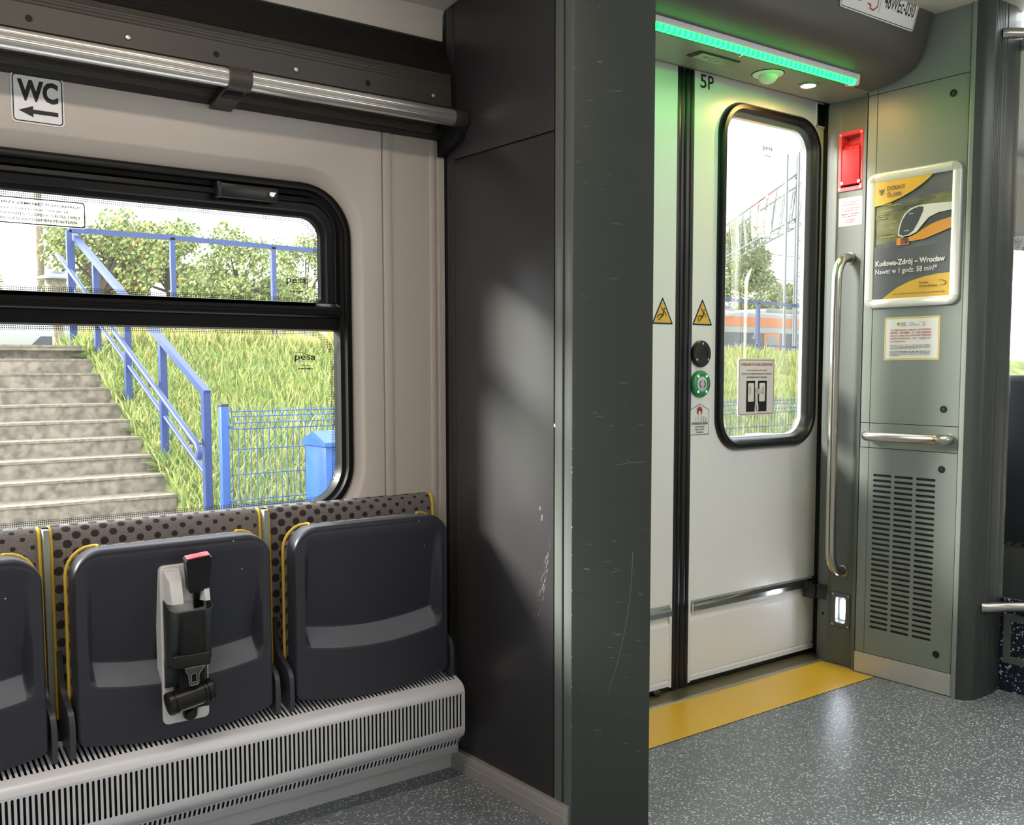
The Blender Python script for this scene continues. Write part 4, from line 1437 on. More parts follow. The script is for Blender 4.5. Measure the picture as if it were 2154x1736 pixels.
# press-here sticker
s = Sheet((2.6735, DY - 0.0003, 0.913), (1, 0, 0), (0, 0, 1), 0.0005)
def house(i):
    r = 0.006
    return [(i + r * .3, i), (0.1 - i - r * .3, i), (0.1 - i, i + r * .3), (0.1 - i, 0.088 - i * .5), (0.098 - i, 0.0905 - i * .5), (0.05, 0.111 - i), (0.002 + i, 0.0905 - i * .5), (i, 0.088 - i * .5), (i, i + r * .3)]
s.base(house(0), 'ink_black')
s.poly(house(0.0022), 'paper_white')
s.disc(0.05, 0.086, 0.0185, 'ink_grey', 28)
s.disc(0.05, 0.086, 0.0178, 'paper_white', 28)
s.disc(0.05, 0.086, 0.0145, 'ink_red', 28)
def finger(xc_, w, b0, b1, mline='ink_grey'):
    def u(i):
        return [(xc_ - w / 2 + i, b0), (xc_ + w / 2 - i, b0)] + [(xc_ + (w / 2 - i) * math.cos(math.radians(a)), b1 - w / 2 + (w / 2 - i) * math.sin(math.radians(a))) for a in range(0, 181, 30)]
    s.poly(u(0), mline)
    s.poly(u(0.0009), 'paper_white')
finger(0.050, 0.012, 0.048, 0.087)
finger(0.0335, 0.010, 0.048, 0.064)
finger(0.0645, 0.011, 0.048, 0.066)
finger(0.076, 0.010, 0.048, 0.065)
finger(0.0865, 0.009, 0.048, 0.061)
s.text('OTWIERANIE DRZWI', 0.008, 0.092, 0.0365, 0.0455, 'ink_black', 0.02)
s.text('OTEVÍRÁNÍ DVEŘÍ', 0.025, 0.075, 0.027, 0.0325, 'ink_black', 0.025)
s.text('PRESS TO OPEN', 0.027, 0.073, 0.017, 0.0225, 'ink_black', 0.025)
s.text('TÜRÖFFNUNG', 0.030, 0.070, 0.0075, 0.013, 'ink_black', 0.025)
tag(s.build('button_sticker'), 'small white house-shaped sticker of a pressing finger under the green button', 'sticker')
# 5P
s = Sheet((2.700, DY - 0.0003, 2.116), (1, 0, 0), (0, 0, 1), 0.0003)
s.base(rrect(0, 0.085, 0, 0.060, 0.002, 2), 'sticker_clear')
s.text('5', 0.006, 0.038, 0.008, 0.056, 'ink_black', 0.012)
s.text('P', 0.046, 0.075, 0.008, 0.056, 'ink_black', 0.012)
tag(s.build('door_number'), 'black number 5P on a clear label at the top of the right door leaf', 'sign')
# pictogram sticker on the pane: clear backing behind, printed sheet in front
YG = DY + 0.036
s = Sheet((2.972, YG - 0.0015, 0.972), (1, 0, 0), (0, 0, 1), 0.0012)
sc_ = 1.0
Wd, Hd = 0.212, 0.214
s.base(rrect(0, Wd, 0, Hd, 0.008, 5), 'paper_white')
s.ring(rrect(0.004, Wd - 0.004, 0.004, Hd - 0.004, 0.007, 5), rrect(0.0062, Wd - 0.0062, 0.0062, Hd - 0.0062, 0.005, 5), 'ink_red')
s.text('WYSIADANIE PO SYGNALE ZABRONIONE', 0.014, Wd - 0.014, 0.187, 0.1985, 'ink_red', 0.03)
s.text('PO ZAZNĚNÍ SIGNÁLU NEVYSTUPUJTE', 0.046, Wd - 0.046, 0.167, 0.1735, 'ink_dark_red', 0.025)
s.text('DO NOT GET OFF WHEN THE DOOR ALERT IS SOUNDING', 0.018, Wd - 0.018, 0.154, 0.1605, 'ink_dark_red', 0.025)
s.text('AB WARNSIGNAL NICHT AUSSTEIGEN', 0.046, Wd - 0.046, 0.141, 0.1475, 'ink_dark_red', 0.025)
bx, bz, bw_, bh = 0.046, 0.014, 0.120, 0.117
s.rect(bx, bx + 0.050, bz, bz + bh, 'ink_black')
s.rect(bx + 0.068, bx + bw_, bz, bz + bh, 'ink_black')
for a in (bx + 0.010, bx + 0.075):
    s.poly(rrect(a, a + 0.034, bz + 0.038, bz + 0.108, 0.005, 4), 'paper_white')
for sg, c in ((1, bx + 0.012), (-1, bx + 0.104)):
    for k in range(3):
        s.stroke([(c + sg * (0.004 + 0.005 * k) * math.cos(math.radians(t)), bz + 0.080 + (0.012 + 0.004 * k) * math.sin(math.radians(t))) for t in (-60, -30, 0, 30, 60)], 0.0013, 'ink_dark_red')
def limb(pts, w):
    s.stroke(pts, w + 0.0022, 'ink_black')
    s.stroke(pts, w, 'paper_white')
limb([(bx + 0.052, bz + 0.092), (bx + 0.056, bz + 0.074)], 0.006)
limb([(bx + 0.060, bz + 0.068), (bx + 0.098, bz + 0.082)], 0.007)
limb([(bx + 0.056, bz + 0.070), (bx + 0.058, bz + 0.040), (bx + 0.064, bz + 0.024), (bx + 0.066, bz + 0.004)], 0.0095)
limb([(bx + 0.056, bz + 0.036), (bx + 0.052, bz + 0.020)], 0.006)
s.disc(bx + 0.0665, bz + 0.080, 0.0075, 'ink_black', 18)
s.disc(bx + 0.0665, bz + 0.080, 0.0062, 'paper_white', 18)
tag(s.build('pane_sticker'), 'white sticker with red writing and a pictogram on the door window', 'sticker')
maker_mark(3.085, 1.945, 0.070, 'faint printed mark near the top of the door window', YG - 0.0006)

# ================================================================== above the door
O = (2.6, 2.1, 2.15)
hs = thing('door_header', O, 'curved dark grey housing above the door carrying the green light strip', 'door header')
HXa, HXb = 1.768, 3.312
pr = [(1.900, 2.50), (1.932, 2.399), (1.954, 2.326), (1.974, 2.252), (1.984, 2.225), (1.999, 2.203), (2.020, 2.186), (2.043, 2.175), (2.088, 2.160), (2.120, 2.155), (2.184, 2.150), (2.184, 2.20), (2.05, 2.50)]
mb = MB()
mb.extr(pr, 'x', HXa, HXb, 'housing_grey')
mb.build('cover', hs, O, smooth=40)
mb = MB()
mb.extr([(2.186, 2.150), (2.372, 2.150), (2.380, 2.154), (2.392, 2.166), (2.436, 2.172), (2.444, 2.180), (2.444, 2.21), (2.186, 2.21)], 'x', HXa, 3.323, 'soffit_grey')
mb.extr([(2.2005, 2.150), (2.372, 2.150), (2.380, 2.154), (2.392, 2.166), (2.436, 2.172), (2.444, 2.180), (2.444, 2.21), (2.2005, 2.21)], 'x', 3.323, 3.45, 'soffit_grey')
mb.build('soffit', hs, O, smooth=40)
# light strip
O = (2.5, 2.11, 2.15)
ls = thing('light_strip', O, 'green glowing light strip in a silver bar under the door header', 'light')
mb = MB()
mb.extr([(2.1010, 2.168), (2.0985, 2.1560), (2.0985, 2.1400), (2.1020, 2.1388), (2.135, 2.1425), (2.137, 2.150), (2.137, 2.168)], 'x', 1.90, 3.103, 'aluminium_satin')
mb.build('bar', ls, O, smooth=30)
mb = MB()
mb.extr([(2.1035, 2.1410), (2.1030, 2.1380), (2.1045, 2.1265), (2.1085, 2.1240), (2.1230, 2.1250), (2.1340, 2.1340), (2.1350, 2.1420)], 'x', 1.905, 3.098, 'led_green')
mb.build('diffuser', ls, O, smooth=30)['label'] = 'glowing green diffuser'
mb = MB()
mb.extr([(2.1000, 2.169), (2.0975, 2.150), (2.1015, 2.1250), (2.1085, 2.1225), (2.128, 2.1235), (2.138, 2.1370), (2.138, 2.169)], 'x', 3.103, 3.122, 'white_plastic')
mb.build('end_cap', ls, O, smooth=30)
for sx in (2.578, 3.150):
    mb = MB()
    mb.lathe([(0.011, 0), (0.011, 0.006), (0.008, 0.012), (0.004, 0.013), (0.003, 0.009), (0, 0.009)], (sx, 2.165, 2.151), (0, 0, -1), 'chrome', 18)
    mb.lathe([(0.014, 0), (0.014, 0.002), (0, 0.002)], (sx, 2.165, 2.151), (0, 0, -1), 'chrome', 18)
    mb.build('screw', hs, (2.6, 2.1, 2.15))
# recessed label plate
O = (2.56, 2.256, 2.15)
lb = thing('display_plate', O, 'small recessed glass plate in the soffit above the door gap', 'panel')
mb = MB()
mb.extr([(2.460, 2.228), (2.652, 2.228), (2.652, 2.288), (2.460, 2.288)], 'z', 2.1498, 2.1475, 'gap_black')
mb.build('recess_frame', lb, O, smooth=0)
mb = MB()
mb.extr([(2.480, 2.236), (2.648, 2.236), (2.648, 2.284), (2.480, 2.284)], 'z', 2.1475, 2.1462, 'label_glass')
mb.extr([(2.512, 2.252), (2.524, 2.252), (2.524, 2.264), (2.512, 2.264)], 'z', 2.1462, 2.1459, 'ink_black')
mb.tube([(2.560 + 0.024 * math.cos(2 * PI * k / 24), 2.260 + 0.012 * math.sin(2 * PI * k / 24), 2.1460) for k in range(24)], 0.0007, 'ink_green', 5, closed=True)
mb.build('plate', lb, O, smooth=0)
# dome sensor
O = (2.835, 2.262, 2.15)
pir = thing('motion_sensor', O, 'white dome motion sensor in the soffit between the plate and the lamp', 'sensor')
mb = MB()
mb.lathe([(0.052, 0), (0.052, 0.003), (0.048, 0.006), (0.031, 0.007)], O, (0, 0, -1), 'sensor_white', 36)
mb.lathe([(0.0555, 0), (0.0555, 0.0012), (0.05, 0.0012)], O, (0, 0, -1), 'gap_black', 36)
mb.build('flange', pir, O)
mb = MB()
mb.lathe([(0.032, 0.004)] + [(0.032 * math.cos(math.radians(a)), 0.008 + 0.027 * math.sin(math.radians(a))) for a in range(0, 91, 10)], O, (0, 0, -1), 'sensor_white', 36)
mb.build('dome', pir, O)
# downlight
O = (3.058, 2.262, 2.15)
dl = thing('downlight', O, 'small round warm downlight in the soffit above the door window', 'light')
mb = MB()
mb.lathe([(0.036, 0), (0.036, 0.003), (0.031, 0.006), (0.026, 0.006), (0.024, 0.002)], O, (0, 0, -1), 'soffit_grey', 30)
mb.build('rim', dl, O)
mb = MB()
mb.lathe([(0.0255, 0.003), (0.022, 0.0055), (0.0, 0.007)], O, (0, 0, -1), 'downlight_warm', 30)
mb.build('lens', dl, O)
# numbered plate on the housing face (it follows the slope of the cover)
y0_, z0_ = 1.9633, 2.2885
dirB = Vector((0, 1.954 - 1.974, 2.326 - 2.252)).normalized()
org = Vector((2.800, 1.9640, 2.283))
s = Sheet(org, (1, 0, 0), dirB, 0.001)
s.o = s.o + s.N * 0.0006
s.base(rrect(0, 0.415, 0, 0.125, 0.012, 5), 'paper_white')
s.ring(rrect(0.0035, 0.4115, 0.0035, 0.1215, 0.010, 5), rrect(0.006, 0.409, 0.006, 0.119, 0.008, 5), 'ink_black')
s.stroke([(0.205, 0.018), (0.205, 0.108)], 0.0018, 'ink_black')
s.text('48WEc-030', 0.224, 0.398, 0.040, 0.086, 'ink_black', 0.012)
s.text('KD', 0.030, 0.118, 0.034, 0.088, 'ink_black', 0.045)
s.stroke([(0.135, 0.037), (0.155, 0.033), (0.160, 0.022)], [0.002, 0.008, 0.004], 'ink_red')
s.stroke([(0.150, 0.024), (0.175, 0.022), (0.192, 0.036), (0.190, 0.060), (0.178, 0.080)], [0.003, 0.006, 0.005, 0.004, 0.002], 'ink_red')
tag(s.build('number_plate'), 'white plate numbered 48WEc-030 on the curved housing above the door', 'sign')

# ================================================================== right hand jamb with the red handle
O = (3.36, 2.30, 0.0)
jamb = thing('door_jamb', O, 'narrow grey upright panel between the door edge and the poster cabinet', 'panel')
mb = MB()
jp = [(3.440, 2.432), (3.378, 2.404), (3.356, 2.386), (3.345, 2.368), (3.342, 2.345), (3.343, 2.335), (3.348, 2.331), (3.350, 2.326), (3.350, 2.230), (3.347, 2.224)] 
k_ = jp.index((3.350, 2.326))
jn = jp[:k_ + 1] + [(3.350, 2.318), (3.392, 2.318), (3.392, 2.240), (3.350, 2.240)] + jp[k_ + 1:]      # pocket behind the lamp and the handle
for za, zb, pr_ in ((0.0, 0.168, jp), (0.168, 0.264, jn), (0.264, 1.829, jp), (1.829, 2.017, jn), (2.017, 2.150, jp)):
    mb.extr(pr_ + [(3.44, 2.224)], 'z', za, zb, 'jamb_grey')
mb.build('panel', jamb, O, smooth=25)
mb = MB()
mb.extr([(3.347, 2.2235), (3.337, 2.220), (3.329, 2.215), (3.326, 2.209), (3.326, 2.2005), (3.44, 2.2005), (3.44, 2.2235)], 'z', 0.0, 2.150, 'jamb_grey')
mb.build('edge_strip', jamb, O, smooth=30)
mb = MB()
mb.box(3.334, 3.3405, 2.331, 2.381, 0.247, 0.306, 'black_plastic', 0.004)
mb.box(3.330, 3.42, 2.382, 2.440, 0.243, 0.300, 'black_plastic', 0.004)
mb.box(3.352, 3.40, 2.380, 2.42, 0.270, 0.300, 'stainless', 0.003)
mb.build('door_guide', jamb, O, smooth=30)
mb = MB()
mb.lathe([(0.0065, 0), (0.0065, 0.001), (0, 0.001)], (3.3430, 2.352, 0.190), (-1, 0.1, 0), 'gap_black', 16)
mb.build('plug', jamb, O)
XJ = 3.350
# red emergency handle
O = (XJ, 2.279, 1.92)
rh = thing('emergency_handle', O, 'red recessed emergency door handle on the grey jamb beside the door', 'handle')
a0, a1, b0, b1 = 2.227, 2.333, 1.813, 2.033
def lx(i, x, r_=0.006, dz=0):
    return [(x, p, q) for p, q in rrect(a0 + i, a1 - i, b0 + i + dz * .3, b1 - i, r_, 5)]
mb = MB()
mb.loft([lx(0, XJ), lx(0, XJ - 0.004), lx(0.001, XJ - 0.005), lx(0.013, XJ - 0.005, 0.005), lx(0.014, XJ - 0.004, 0.005), lx(0.019, XJ + 0.03, 0.004)], 'red_handle', True, False, True)
mb.build('frame', rh, O, smooth=30)
mb = MB()
mb.loft([[(XJ - 0.009, y, z) for y, z in rrect(2.238, 2.313, 1.836, 1.966, 0.003, 3)], [(XJ - 0.011, y, z) for y, z in rrect(2.240, 2.311, 1.839, 1.964, 0.003, 3)]], 'red_handle', True, False, True)
mb.extr([(XJ - 0.009, 1.836), (XJ - 0.009, 1.966), (XJ + 0.012, 1.985), (XJ + 0.02, 1.985), (XJ + 0.02, 1.836)], 'y', 2.238, 2.313, 'red_handle')
mb.box(XJ - 0.009, XJ - 0.002, 2.240, 2.285, 1.966, 1.974, 'red_handle', 0.002)
mb.lathe([(0.0016, 0), (0.0016, 0.0004), (0, 0.0004)], (XJ - 0.011, 2.262, 1.945), (-1, 0, 0), 'ink_black', 8)
mb.build('lever', rh, O, smooth=30)
for y, z in ((2.236, 2.023), (2.324, 2.023), (2.236, 1.823), (2.324, 1.823)):
    mb = MB()
    mb.lathe([(0.0048, 0), (0.0044, 0.0016), (0.0, 0.0018)], (XJ - 0.005, y, z), (-1, 0, 0), 'aluminium', 14)
    mb.build('screw', rh, O)
for y in (2.240, 2.312):
    mb = MB()
    mb.lathe([(0.0065, 0), (0.006, 0.003), (0.0, 0.0034)], (XJ - 0.008, y, 1.843), (-1, 0, 0), 'white_plastic', 16)
    mb.build('pivot', rh, O)
A_, B_ = (0, -1, 0), (0, 0, 1)
s = Sheet((XJ - 0.0004, 2.3305, 1.684), A_, B_, 0.0005)
s.base(rrect(0, 0.102, 0, 0.105, 0.008, 5), 'paper_white')
s.ring(rrect(0.003, 0.099, 0.003, 0.102, 0.006, 5), rrect(0.0046, 0.0974, 0.0046, 0.1004, 0.005, 5), 'ink_dark_red')
for k, (t1, wd) in enumerate((('AWARYJNE OTWIERANIE DRZWI', 0.080), ('NOUZOVÉ OTEVÍRÁNÍ DVEŘÍ', 0.074), ('EMERGENCY DOOR RELEASE', 0.074), ('TÜRNOTÖFFNUNG', 0.048))):
    z = 0.083 - 0.0215 * k
    s.text(t1, 0.051 - wd / 2, 0.051 + wd / 2, z, z + 0.0072, 'ink_red', 0.035)
    s.greek(0.051 - wd * 0.42, 0.051 + wd * 0.42, z - 0.0068, 0.0034, 'ink_dark_red', k)
tag(s.build('handle_sticker'), 'white sticker with red lettering directly below the red emergency handle', 'sticker')
# vertical grab pole
O = (XJ, 2.272, 0.35)
gp = thing('grab_pole', O, 'long vertical stainless grab pole bowed out from the jamb by the door', 'grab pole')
mb = MB()
path = [(XJ - 0.002, 2.272, 1.562)]
xo = 3.266
for k in range(7):
    a = math.radians(90 * k / 6)
    path.append((xo + 0.06 - 0.06 * math.sin(a), 2.272, 1.562 - 0.085 * (1 - math.cos(a))))
path.append((xo - 0.002, 2.272, 1.35)); path.append((xo - 0.003, 2.272, 0.95)); path.append((xo - 0.002, 2.272, 0.55))
for k in range(6, -1, -1):
    a = math.radians(90 * k / 6)
    path.append((xo + 0.06 - 0.06 * math.sin(a), 2.272, 0.372 + 0.085 * (1 - math.cos(a))))
path.append((XJ - 0.002, 2.272, 0.372))
mb.tube(path, 0.0185, 'stainless', 18)
mb.build('tube', gp, O, smooth=60)
for z in (1.562, 0.372):
    mb = MB()
    mb.lathe([(0.022, 0), (0.022, 0.004), (0.018, 0.006), (0, 0.006)], (XJ, 2.272, z), (-1, 0, 0), 'stainless', 20)
    mb.build('foot_flange', gp, O)
# step lamp
O = (XJ, 2.279, 0.216)
sl = thing('step_lamp', O, 'small upright white step lamp low on the jamb beside the door', 'lamp')
mb = MB()
def ly(i, x, r_):
    return [(x, p, q) for p, q in rrect(2.237 + i, 2.321 - i, 0.148 + i, 0.284 - i, r_, 5)]
def lw(i, x, r_):
    return [(x, p, q) for p, q in rrect(2.257 + i, 2.301 - i, 0.166 + i, 0.266 - i, r_, 5)]
mb.loft([ly(0, XJ, 0.006), ly(0, XJ - 0.0025, 0.006), ly(0.001, XJ - 0.003, 0.006), lw(-0.001, XJ - 0.003, 0.008), lw(0, XJ - 0.002, 0.008), lw(0.004, XJ + 0.010, 0.006)], 'jamb_grey')
mb.loft([ly(-0.0015, XJ - 0.0004, 0.007), ly(0.0, XJ - 0.0006, 0.006)], 'gap_black')
mb.build('bezel', sl, O, smooth=30)
mb = MB()
mb.loft([lw(0.001, XJ - 0.0015, 0.008), lw(0.005, XJ + 0.008, 0.006)], 'aluminium')
mb.build('reflector', sl, O, smooth=30)
mb = MB()
mb.poly([(XJ + 0.007, p, q) for p, q in rrect(2.262, 2.286, 0.180, 0.256, 0.006, 5)], 'lamp_white')
mb.build('lens', sl, O, smooth=0)
for y, z in ((2.245, 0.156), (2.313, 0.156), (2.245, 0.276), (2.313, 0.276)):
    mb = MB()
    mb.lathe([(0.0042, 0), (0.0038, 0.0015), (0.0, 0.0016)], (XJ - 0.003, y, z), (-1, 0, 0), 'aluminium', 12)
    mb.build('screw', sl, O)

# ================================================================== cabinet with the poster
XC = 3.325
O = (3.45, 2.0, 0.0)
ec = thing('equipment_cabinet', O, 'grey full height wall cabinet with poster, grab rail and slotted vent', 'cabinet')
mb = MB()
mb.box(XC + 0.006, 3.545, 1.812, 2.1985, 0.0, 2.45, 'gap_black')
mb.box(XC + 0.012, 3.548, 1.815, 2.1985, 0.0, 2.45, 'cabinet_grey')
mb.build('carcass', ec, O, smooth=0)
ya, yb_ = 1.8165, 2.1955
def panel(nm, z0, z1, full=True, lab=None):
    mb = MB()
    mb.box(XC, XC + 0.008, ya, 2.1575, z0, z1, 'cabinet_grey', 0.0008, 1)
    mb.box(XC, XC + 0.008, 2.1595, yb_, z0, z1, 'cabinet_grey', 0.0008, 1)
    p = mb.build(nm, ec, O, smooth=30)
    if lab:
        p['label'] = lab
    return p
panel('upper_panel', 2.1385, 2.45)
dp = panel('door_panel', 0.9485, 2.1360)
panel('rail_panel', 0.8570, 0.9465)
mb = MB()   # lower panel with three columns of slots
gz0, gz1 = 0.1755, 0.7655
rows = 30
ph = (gz1 - gz0) / rows
cols = ((2.1375, 2.0635), (2.0530, 1.9790), (1.9680, 1.8930))
edges = [2.143, 2.058, 1.9735, 1.887]
def FX(u, v, d):
    return (XC + d, u, v)
for c in range(3):
    u0, u1 = edges[c + 1], edges[c]
    for r_ in range(rows):
        v0 = gz0 + r_ * ph
        slot_cell(mb, FX, u0, u1, v0, v0 + ph, 0.0048, 0.0370, 'cabinet_grey', 'h', 4, 0.004)
for (p0_, p1_, q0, q1) in ((ya, 1.887, 0.082, 0.855), (2.143, 2.1575, 0.082, 0.855), (1.887, 2.143, 0.082, gz0), (1.887, 2.143, gz1, 0.855)):
    mb.poly([(XC, p0_, q0), (XC, p1_, q0), (XC, p1_, q1), (XC, p0_, q1)], 'cabinet_grey')
mb.box(XC, XC + 0.006, 2.1595, yb_, 0.082, 0.855, 'cabinet_grey')
lpn = mb.build('vent_panel', ec, O, smooth=0)
lpn['label'] = 'grey panel pierced by three columns of slots'
mb = MB()
mb.box(XC + 0.0045, XC + 0.0065, 1.885, 2.145, 0.17, 0.77, 'black_plastic')
mb.build('dust_mesh', lpn, O, smooth=0)
mb = MB()
mb.box(XC - 0.0015, XC + 0.008, ya - 0.002, yb_ + 0.002, 0.002, 0.0795, 'plinth_steel', 0.0008, 1)
mb.build('plinth', ec, O, smooth=0)['label'] = 'bare metal plinth'
for pnl, y, z in ((dp, 1.872, 2.079), (dp, 1.872, 1.007), (lpn, 1.872, 0.797), (lpn, 1.871, 0.139)):
    mb = MB()
    mb.lathe([(0.0125, 0), (0.0125, 0.002), (0.0105, 0.003), (0.0095, 0.001), (0, 0.001)], (XC, y, z), (-1, 0, 0), 'black_plastic', 22)
    mb.box(XC - 0.0022, XC - 0.0008, y - 0.003, y + 0.003, z - 0.003, z + 0.003, 'metal_tongue')
    mb.build('lock', pnl, O, smooth=30)
# corner column: bevel, rounded flutes
O = (3.43, 1.78, 0)
cl = thing('corner_column', O, 'rounded fluted dark grey corner column at the right of the poster cabinet', 'column')
mb = MB()
cp = [(3.326, 1.8145), (3.318, 1.8110), (3.3145, 1.8040), (3.3165, 1.7930)]
mb.extr(cp + [(3.36, 1.80), (3.36, 1.8145)], 'z', 0.0, 2.45, 'column_bevel')
mb.build('bevel_strip', cl, O, smooth=40)
mb = MB()
cp = [(3.3165, 1.7930), (3.320, 1.778), (3.327, 1.765), (3.338, 1.755), (3.350, 1.749)]
fl = []
for k in range(6):
    x = 3.352 + k * 0.0085
    yb2 = 1.748 - 0.0008 * k
    fl += [(x, yb2), (x + 0.0062, yb2 - 0.0004), (x + 0.0072, yb2 + 0.0016)]
cp2 = [(3.405, 1.7430), (3.418, 1.7430), (3.4235, 1.7470), (3.4235, 1.80), (3.36, 1.81), (3.33, 1.81)]
mb.extr(cp + fl + cp2, 'z', 0.0, 2.45, 'column_grey')
mb.build('fluted_profile', cl, O, smooth=35)
mb = MB()
mb.extr([(3.4262, 1.7490), (3.430, 1.7450), (3.470, 1.7440), (3.500, 1.7480), (3.506, 1.7520), (3.530, 1.7560), (3.548, 1.7600), (3.548, 1.815), (3.4262, 1.815)], 'z', 0.0, 2.45, 'column_grey')
mb.box(3.4230, 3.4265, 1.7500, 1.80, 0, 2.45, 'gap_black')
mb.build('screen_post', cl, O, smooth=35)
# short horizontal rail
O = (XC, 1.99, 0.90)
hr = thing('grab_rail', O, 'short horizontal stainless grab rail on the cabinet between poster and vent', 'grab rail')
mb = MB()
path = [(XC - 0.001, 2.150, 0.902)]
for k in range(6):
    a = math.radians(90 * k / 5)
    path.append((XC - 0.020 - 0.030 * math.sin(a), 2.150 - 0.028 * (1 - math.cos(a)), 0.902))
path += [(XC - 0.052, 2.05, 0.902), (XC - 0.052, 1.93, 0.903)]
for k in range(5, -1, -1):
    a = math.radians(90 * k / 5)
    path.append((XC - 0.020 - 0.030 * math.sin(a), 1.846 + 0.028 * (1 - math.cos(a)), 0.903))
path.append((XC - 0.001, 1.846, 0.903))
mb.tube(path, 0.0185, 'stainless', 18)
mb.build('tube', hr, O, smooth=60)
mb = MB()
mb.lathe([(0.019, 0), (0.019, 0.002), (0, 0.002)], (XC, 1.846, 0.903), (-1, 0, 0), 'stainless', 20)
mb.build('end_flange', hr, O)

# ------------------------------------------------------------------ poster in a snap frame
O = (XC, 2.01, 1.61)
pf = thing('poster_frame', O, 'framed yellow and grey train poster in a white snap frame on the cabinet', 'poster')
fy0, fy1, fz0, fz1 = 1.829, 2.186, 1.368, 1.851
fw = 0.031
def rail_prof(t):   # cross section from outer edge (0) inwards
    return [(0, 0), (0.0, 0.011), (0.003, 0.0145), (0.010, 0.0160), (0.022, 0.0150), (fw, 0.010), (fw, 0.003)]
mb = MB()
# four rails with gaps for the corner pieces
for side in range(4):
    lo_, hi_ = (fy0, fy1) if side < 2 else (fz0, fz1)
    pts = rail_prof(0)
    loops = []
    for e in (lo_ + fw, hi_ - fw):
        l = []
        for u, h in pts:
            if side == 0: l.append((XC - h, e, fz1 - u))
            if side == 1: l.append((XC - h, e, fz0 + u))
            if side == 2: l.append((XC - h, fy0 + u, e))
            if side == 3: l.append((XC - h, fy1 - u, e))
        loops.append(l)
    m2 = MB()
    m2.loft(loops, 'poster_frame', True, True, True)
    m2.build('frame_rail', pf, O, smooth=40)
for (yc, sy) in ((fy0 + fw, -1), (fy1 - fw, 1)):
    for (zc, sz) in ((fz0 + fw, -1), (fz1 - fw, 1)):
        m2 = MB()
        loops = []
        for u, h in rail_prof(0):
            rr = fw - u
            loops.append([(XC - h - 0.0008, yc + sy * rr * math.cos(math.radians(a)), zc + sz * rr * math.sin(math.radians(a))) for a in range(0, 91, 9)])
        m2.loft(loops, 'poster_corner', False)
        m2.build('frame_corner', pf, O, smooth=40)
pw, phh = fy1 - fy0 - 2 * fw + 0.004, fz1 - fz0 - 2 * fw + 0.004
s = Sheet((XC - 0.002, fy1 - fw + 0.002, fz0 + fw - 0.002), A_, B_, 0.001)
s.base([(0, 0), (pw, 0), (pw, phh), (0, phh)], 'poster_grey')
def U(y): return (fy1 - fw + 0.002) - y
def V_(z): return z - (fz0 + fw - 0.002)
# blurred landscape band
s.poly([(0, 0.20), (0.12, 0.21), (pw, 0.255), (pw, 0.36), (0.2, 0.345), (0, 0.335)], 'poster_olive')
rn = random.Random(11)
for k in range(80):
    a = rn.uniform(0, 0.25); b = 0.215 + rn.uniform(0, 0.125)
    l = rn.uniform(0.02, 0.06); a1 = min(a + l, pw)
    if a1 > 0.09 and b < 0.30: continue
    s.stroke([(a, b + a * 0.06), (a1, b + a1 * 0.06)], [0.0018, 0.0040], rn.choice(['poster_lime', 'poster_olive', 'poster_grey']))
s.poly([(0, 0.0), (pw, 0.0), (pw, 0.185), (0.10, 0.175), (0, 0.195)], 'poster_track')
for k in range(10):
    b = 0.08 + 0.012 * k
    s.stroke([(0, b), (0.14, b + 0.035)], [0.001, 0.0002], 'poster_grey')
# yellow corner fields
cv = [(0.0, 0.326)] + [(0.251 * math.sin(math.radians(a)) * 1.0, phh - 0.0 - 0.085 * math.cos(math.radians(a)) ** 1.2) for a in range(8, 90, 8)] + [(0.250, phh), (0.0, phh)]
cv = [(0.0, phh - 0.088), (0.03, phh - 0.086), (0.07, phh - 0.078), (0.11, phh - 0.066), (0.15, phh - 0.050), (0.185, phh - 0.032), (0.215, phh - 0.012), (0.228, phh), (0.0, phh)]
s.poly(cv, 'poster_yellow')
s.poly([(0.040, 0.0), (pw, 0.0), (pw, 0.080), (0.255, 0.079), (0.20, 0.072), (0.15, 0.060), (0.10, 0.040), (0.065, 0.018)], 'poster_yellow')
# train
s.poly([(0.105, 0.205), (0.112, 0.225), (0.13, 0.205), (0.15, 0.199), (0.20, 0.203), (pw, 0.232), (pw, 0.272), (0.245, 0.262), (0.20, 0.240), (0.165, 0.222)], 'poster_orange')
s.poly([(0.098, 0.224), (0.100, 0.245), (0.108, 0.275), (0.122, 0.298), (0.145, 0.314), (0.175, 0.321), (0.215, 0.322), (pw, 0.318), (pw, 0.292), (0.25, 0.288), (0.215, 0.276), (0.19, 0.252), (0.17, 0.230), (0.145, 0.220), (0.115, 0.218)], 'poster_white')
s.poly([(0.103, 0.228), (0.105, 0.247), (0.113, 0.275), (0.128, 0.297), (0.150, 0.311), (0.176, 0.317), (0.194, 0.314), (0.192, 0.298), (0.175, 0.262), (0.158, 0.236), (0.140, 0.224), (0.118, 0.221)], 'poster_glass')
s.poly([(0.215, 0.272), (0.25, 0.284), (pw, 0.290), (pw, 0.268), (0.245, 0.258), (0.205, 0.246)], 'poster_glass')
s.rect(0.094, 0.142, 0.190, 0.214, 'poster_orange')
s.rect(0.110, 0.140, 0.192, 0.213, 'poster_glass')
s.rect(0.111, 0.126, 0.195, 0.206, 'red_paint')
s.text('KD', 0.124, 0.142, 0.236, 0.2405, 'paper_white', 0.01)
s.rect(0.140, 0.156, 0.2945, 0.2965, 'paper_white')
